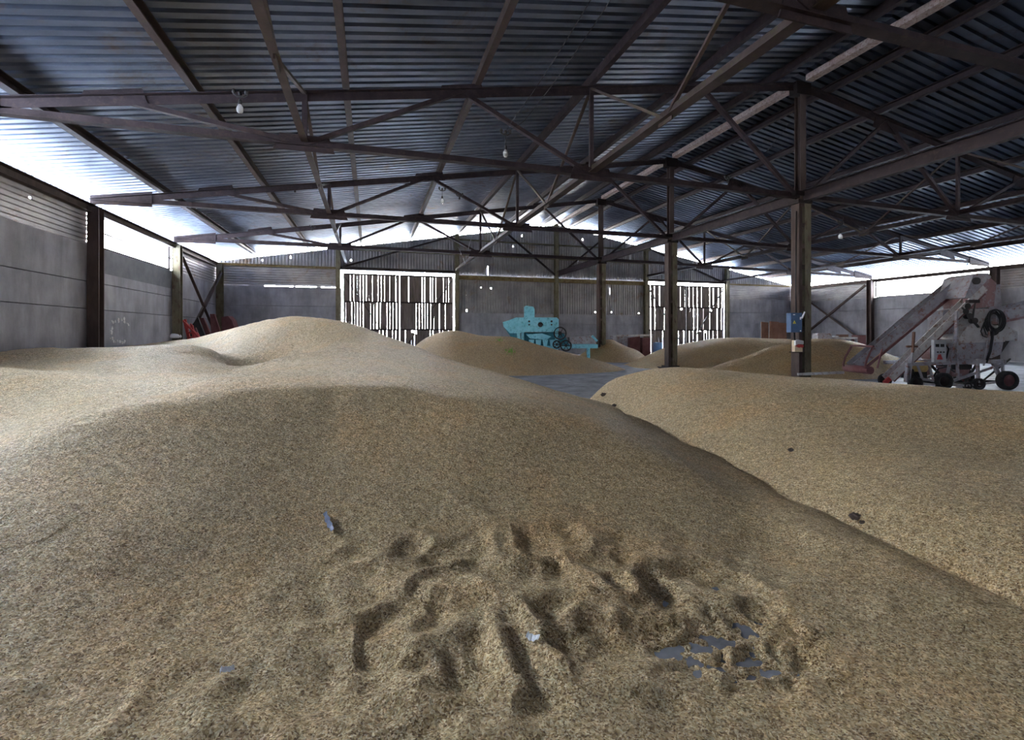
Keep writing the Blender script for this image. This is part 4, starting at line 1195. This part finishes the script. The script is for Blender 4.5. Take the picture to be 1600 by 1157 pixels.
scrap('plastic_strip', 513, 821, .20, .035, M['plastic_blue'], 'grey-blue plastic strip lying on the wall of the scooped hollow', 'plastic strip', -.95 - TH)
scrap('paper_scrap', 832, 1004, .07, .03, M['white'], 'torn white paper scrap in the trampled grain foreground', 'paper scrap', -.9)
scrap('paper_scrap', 355, 1053, .05, .012, M['white'], 'tiny white scrap in the grain at the bottom left', 'paper scrap', .2)
for i, (x, y, r, f, lab) in enumerate([(1336, 812, .035, hB, 'larger dark clod on the right heap above the trench'), (1347, 819, .018, hB, 'smaller dark clod beside the larger one on right heap'), (1236, 706, .025, hB, 'dark clod on the front of the right heap, farther back'),
                                (943, 619, .05, hB, 'dark clod at the near tip of the right heap'), (960, 636, .04, hB, 'dark clod at the head of the trench')]):
    p = on_heap(x, y, f); mb = MB(); n = 10
    vs = []
    for a in range(1, 6):
        for k in range(n):
            t1 = math.pi * a / 6; t2 = 6.283 * k / n; rr = r * RND.uniform(.75, 1.15)
            vs.append((p.x + rr * 1.3 * math.sin(t1) * math.cos(t2), p.y + rr * math.sin(t1) * math.sin(t2), p.z + .6 * r + rr * .8 * math.cos(t1)))
    fs = [(a * n + k, a * n + (k + 1) % n, (a + 1) * n + (k + 1) % n, (a + 1) * n + k) for a in range(4) for k in range(n)] + [tuple(range(n))[::-1], tuple(range(4 * n, 5 * n))]
    mb.add(vs, fs)
    tag(mb.build('grain_clod', M['clod'], at=tuple(p)), lab, 'clod', 'clods on the right heap')
# green sprouts on the centre heap
fC = tps(C_)
for (x, y, n, lab) in ((796, 551, 40, 'tuft of green sprouts on the face of the centre heap'), (779, 533, 16, 'fainter green sprouts near the top of the centre heap')):
    p = on_heap(x, y, fC, 15, 21); mb = MB()
    for k in range(n):
        a = RND.uniform(0, 6.283); rr = RND.uniform(0, .22); b0 = p + Vector((rr * math.cos(a), rr * math.sin(a), -.02)); hh = RND.uniform(.06, .16)
        b0.z = fC(np.array([b0.x]), np.array([b0.y]))[0] - .01
        tip = b0 + Vector((RND.uniform(-.06, .06), RND.uniform(-.06, .06), hh))
        mb.add([b0 + Vector((-.012, 0, 0)), b0 + Vector((.012, 0, 0)), b0 + Vector((0, .012, 0)), tip], [(0, 1, 3), (1, 2, 3), (2, 0, 3)])
    tag(mb.build('sprout_tuft', M['green'], at=tuple(p)), lab, 'sprouts')

# ---------------------------------------------------------------- lamps and overhead wires
def lamp(x, y, Z, cord, lab, bulb=True):
    p = P3(x, y, Z)
    t = tag(empty('hanging_bulb' if bulb else 'empty_lampholder', tuple(p)), lab, 'light bulb' if bulb else 'lampholder', 'bulbs and lampholders under the trusses')
    MB().cyl(p + Vector((0, 0, .12)), p + Vector((0, 0, .12 + cord)), .008, 6).build('cord', M['black'], t)
    MB().lathe([(0, .14), (.025, .14), (.032, .10), (.03, .05), (0, .05)], p, n=12).build('socket', M['iron'], t)
    if bulb: MB().lathe([(0, -.11), (.03, -.105), (.052, -.08), (.062, -.045), (.055, 0), (.03, .04), (.028, .06)], p, n=16).build('glass_bulb', M['glass'], t)
    h = MB().tube([p + Vector((-.11, 0, .14 + cord)), p + Vector((-.05, 0, .10 + cord)), p + Vector((.05, 0, .10 + cord)), p + Vector((.11, 0, .14 + cord))], .016, 6)
    for s in (-1, 0, 1): h.lathe([(0, 0), (.028, 0), (.035, .03), (.02, .07), (0, .08)], p + Vector((s * .10, 0, .12 + cord + (.03 if s else 0))), n=10)
    h.build('insulator', M['iron'], t)


lamp(790, 238, 10.2, .28, 'bare bulb hanging at centre, below the nearest truss top')
lamp(375, 168, 8.6, .10, 'bare bulb hanging at upper left, below the top chord')
lamp(691, 313, 16.0, .22, 'small bare bulb hanging between the second and third trusses')
lamp(1313, 368, 15.0, .25, 'small bare bulb hanging right of the switch box column')
lamp(461, 303, 15.5, .05, 'empty lampholder with insulators at left, below second truss', False)
lamp(718, 314, 16.1, .05, 'empty lampholder with insulators right of the small centre bulb', False)
lamp(1137, 288, 14.5, .05, 'empty lampholder with insulators left of the switch box column', False)
lamp(488, 362, 20.5, .05, 'tiny far lampholder at left, above the left gate', False)


def wire(pts, lab, r=.006, sag=.1):
    out = []
    for a, b_ in zip(pts, pts[1:]):
        for i in range(9):
            f = i / 8; q = a.lerp(b_, f); q.z -= sag * 4 * f * (1 - f) * (a - b_).length / 6; out.append(q)
    tag(MB().tube(out, r, 5).build('overhead_wire', M['iron'], at=tuple(out[0])), lab, 'wire', 'overhead wires')


wire([P3(930, -12, 6.2), P3(801, 188, 10.2), P3(790, 206, 10.3)], 'thin overhead wire running down to the centre bulb, left one')
wire([P3(962, -12, 6.2), P3(818, 190, 10.2), P3(792, 206, 10.3)], 'thin overhead wire running down to the centre bulb, right one')
wire([P3(1215, -8, 8.6), P3(1234, 25, 9.2), P3(1246, 0, 9.0)], 'looped wire hanging from the tie joint at the top edge', .008, .05)
wire([P3(1235, 190, 13.0), P3(1200, 235, 14), P3(1137, 280, 14.5)], 'drooping wire from the switch box column to the lampholder', .008, .1)

# hanging control rods with bright triangle near the far truss
t = tag(empty('wire_hanger', P3(735, 395, 19)), 'thin pale wire hanger dangling below the third truss', 'hanger')
MB().tube([P3(738, 366, 19), P3(731, 392, 19)], .012, 5).tube([P3(716, 386, 19), P3(727, 412, 19), P3(732, 400, 19)], .012, 5).tube([P3(765, 368, 19), P3(771, 382, 19), P3(776, 368, 19)], .012, 5).build('bent_wire', M['grey_metal'], t)
tag(MB().ext(prL(.11), P3(796, 362, 21.5), P3(712, 423, 26)).build('wind_rod', M['purlin'], at=tuple(P3(750, 395, 23))), 'pale slanting rod from the third truss down toward the left gate corner', 'rod')
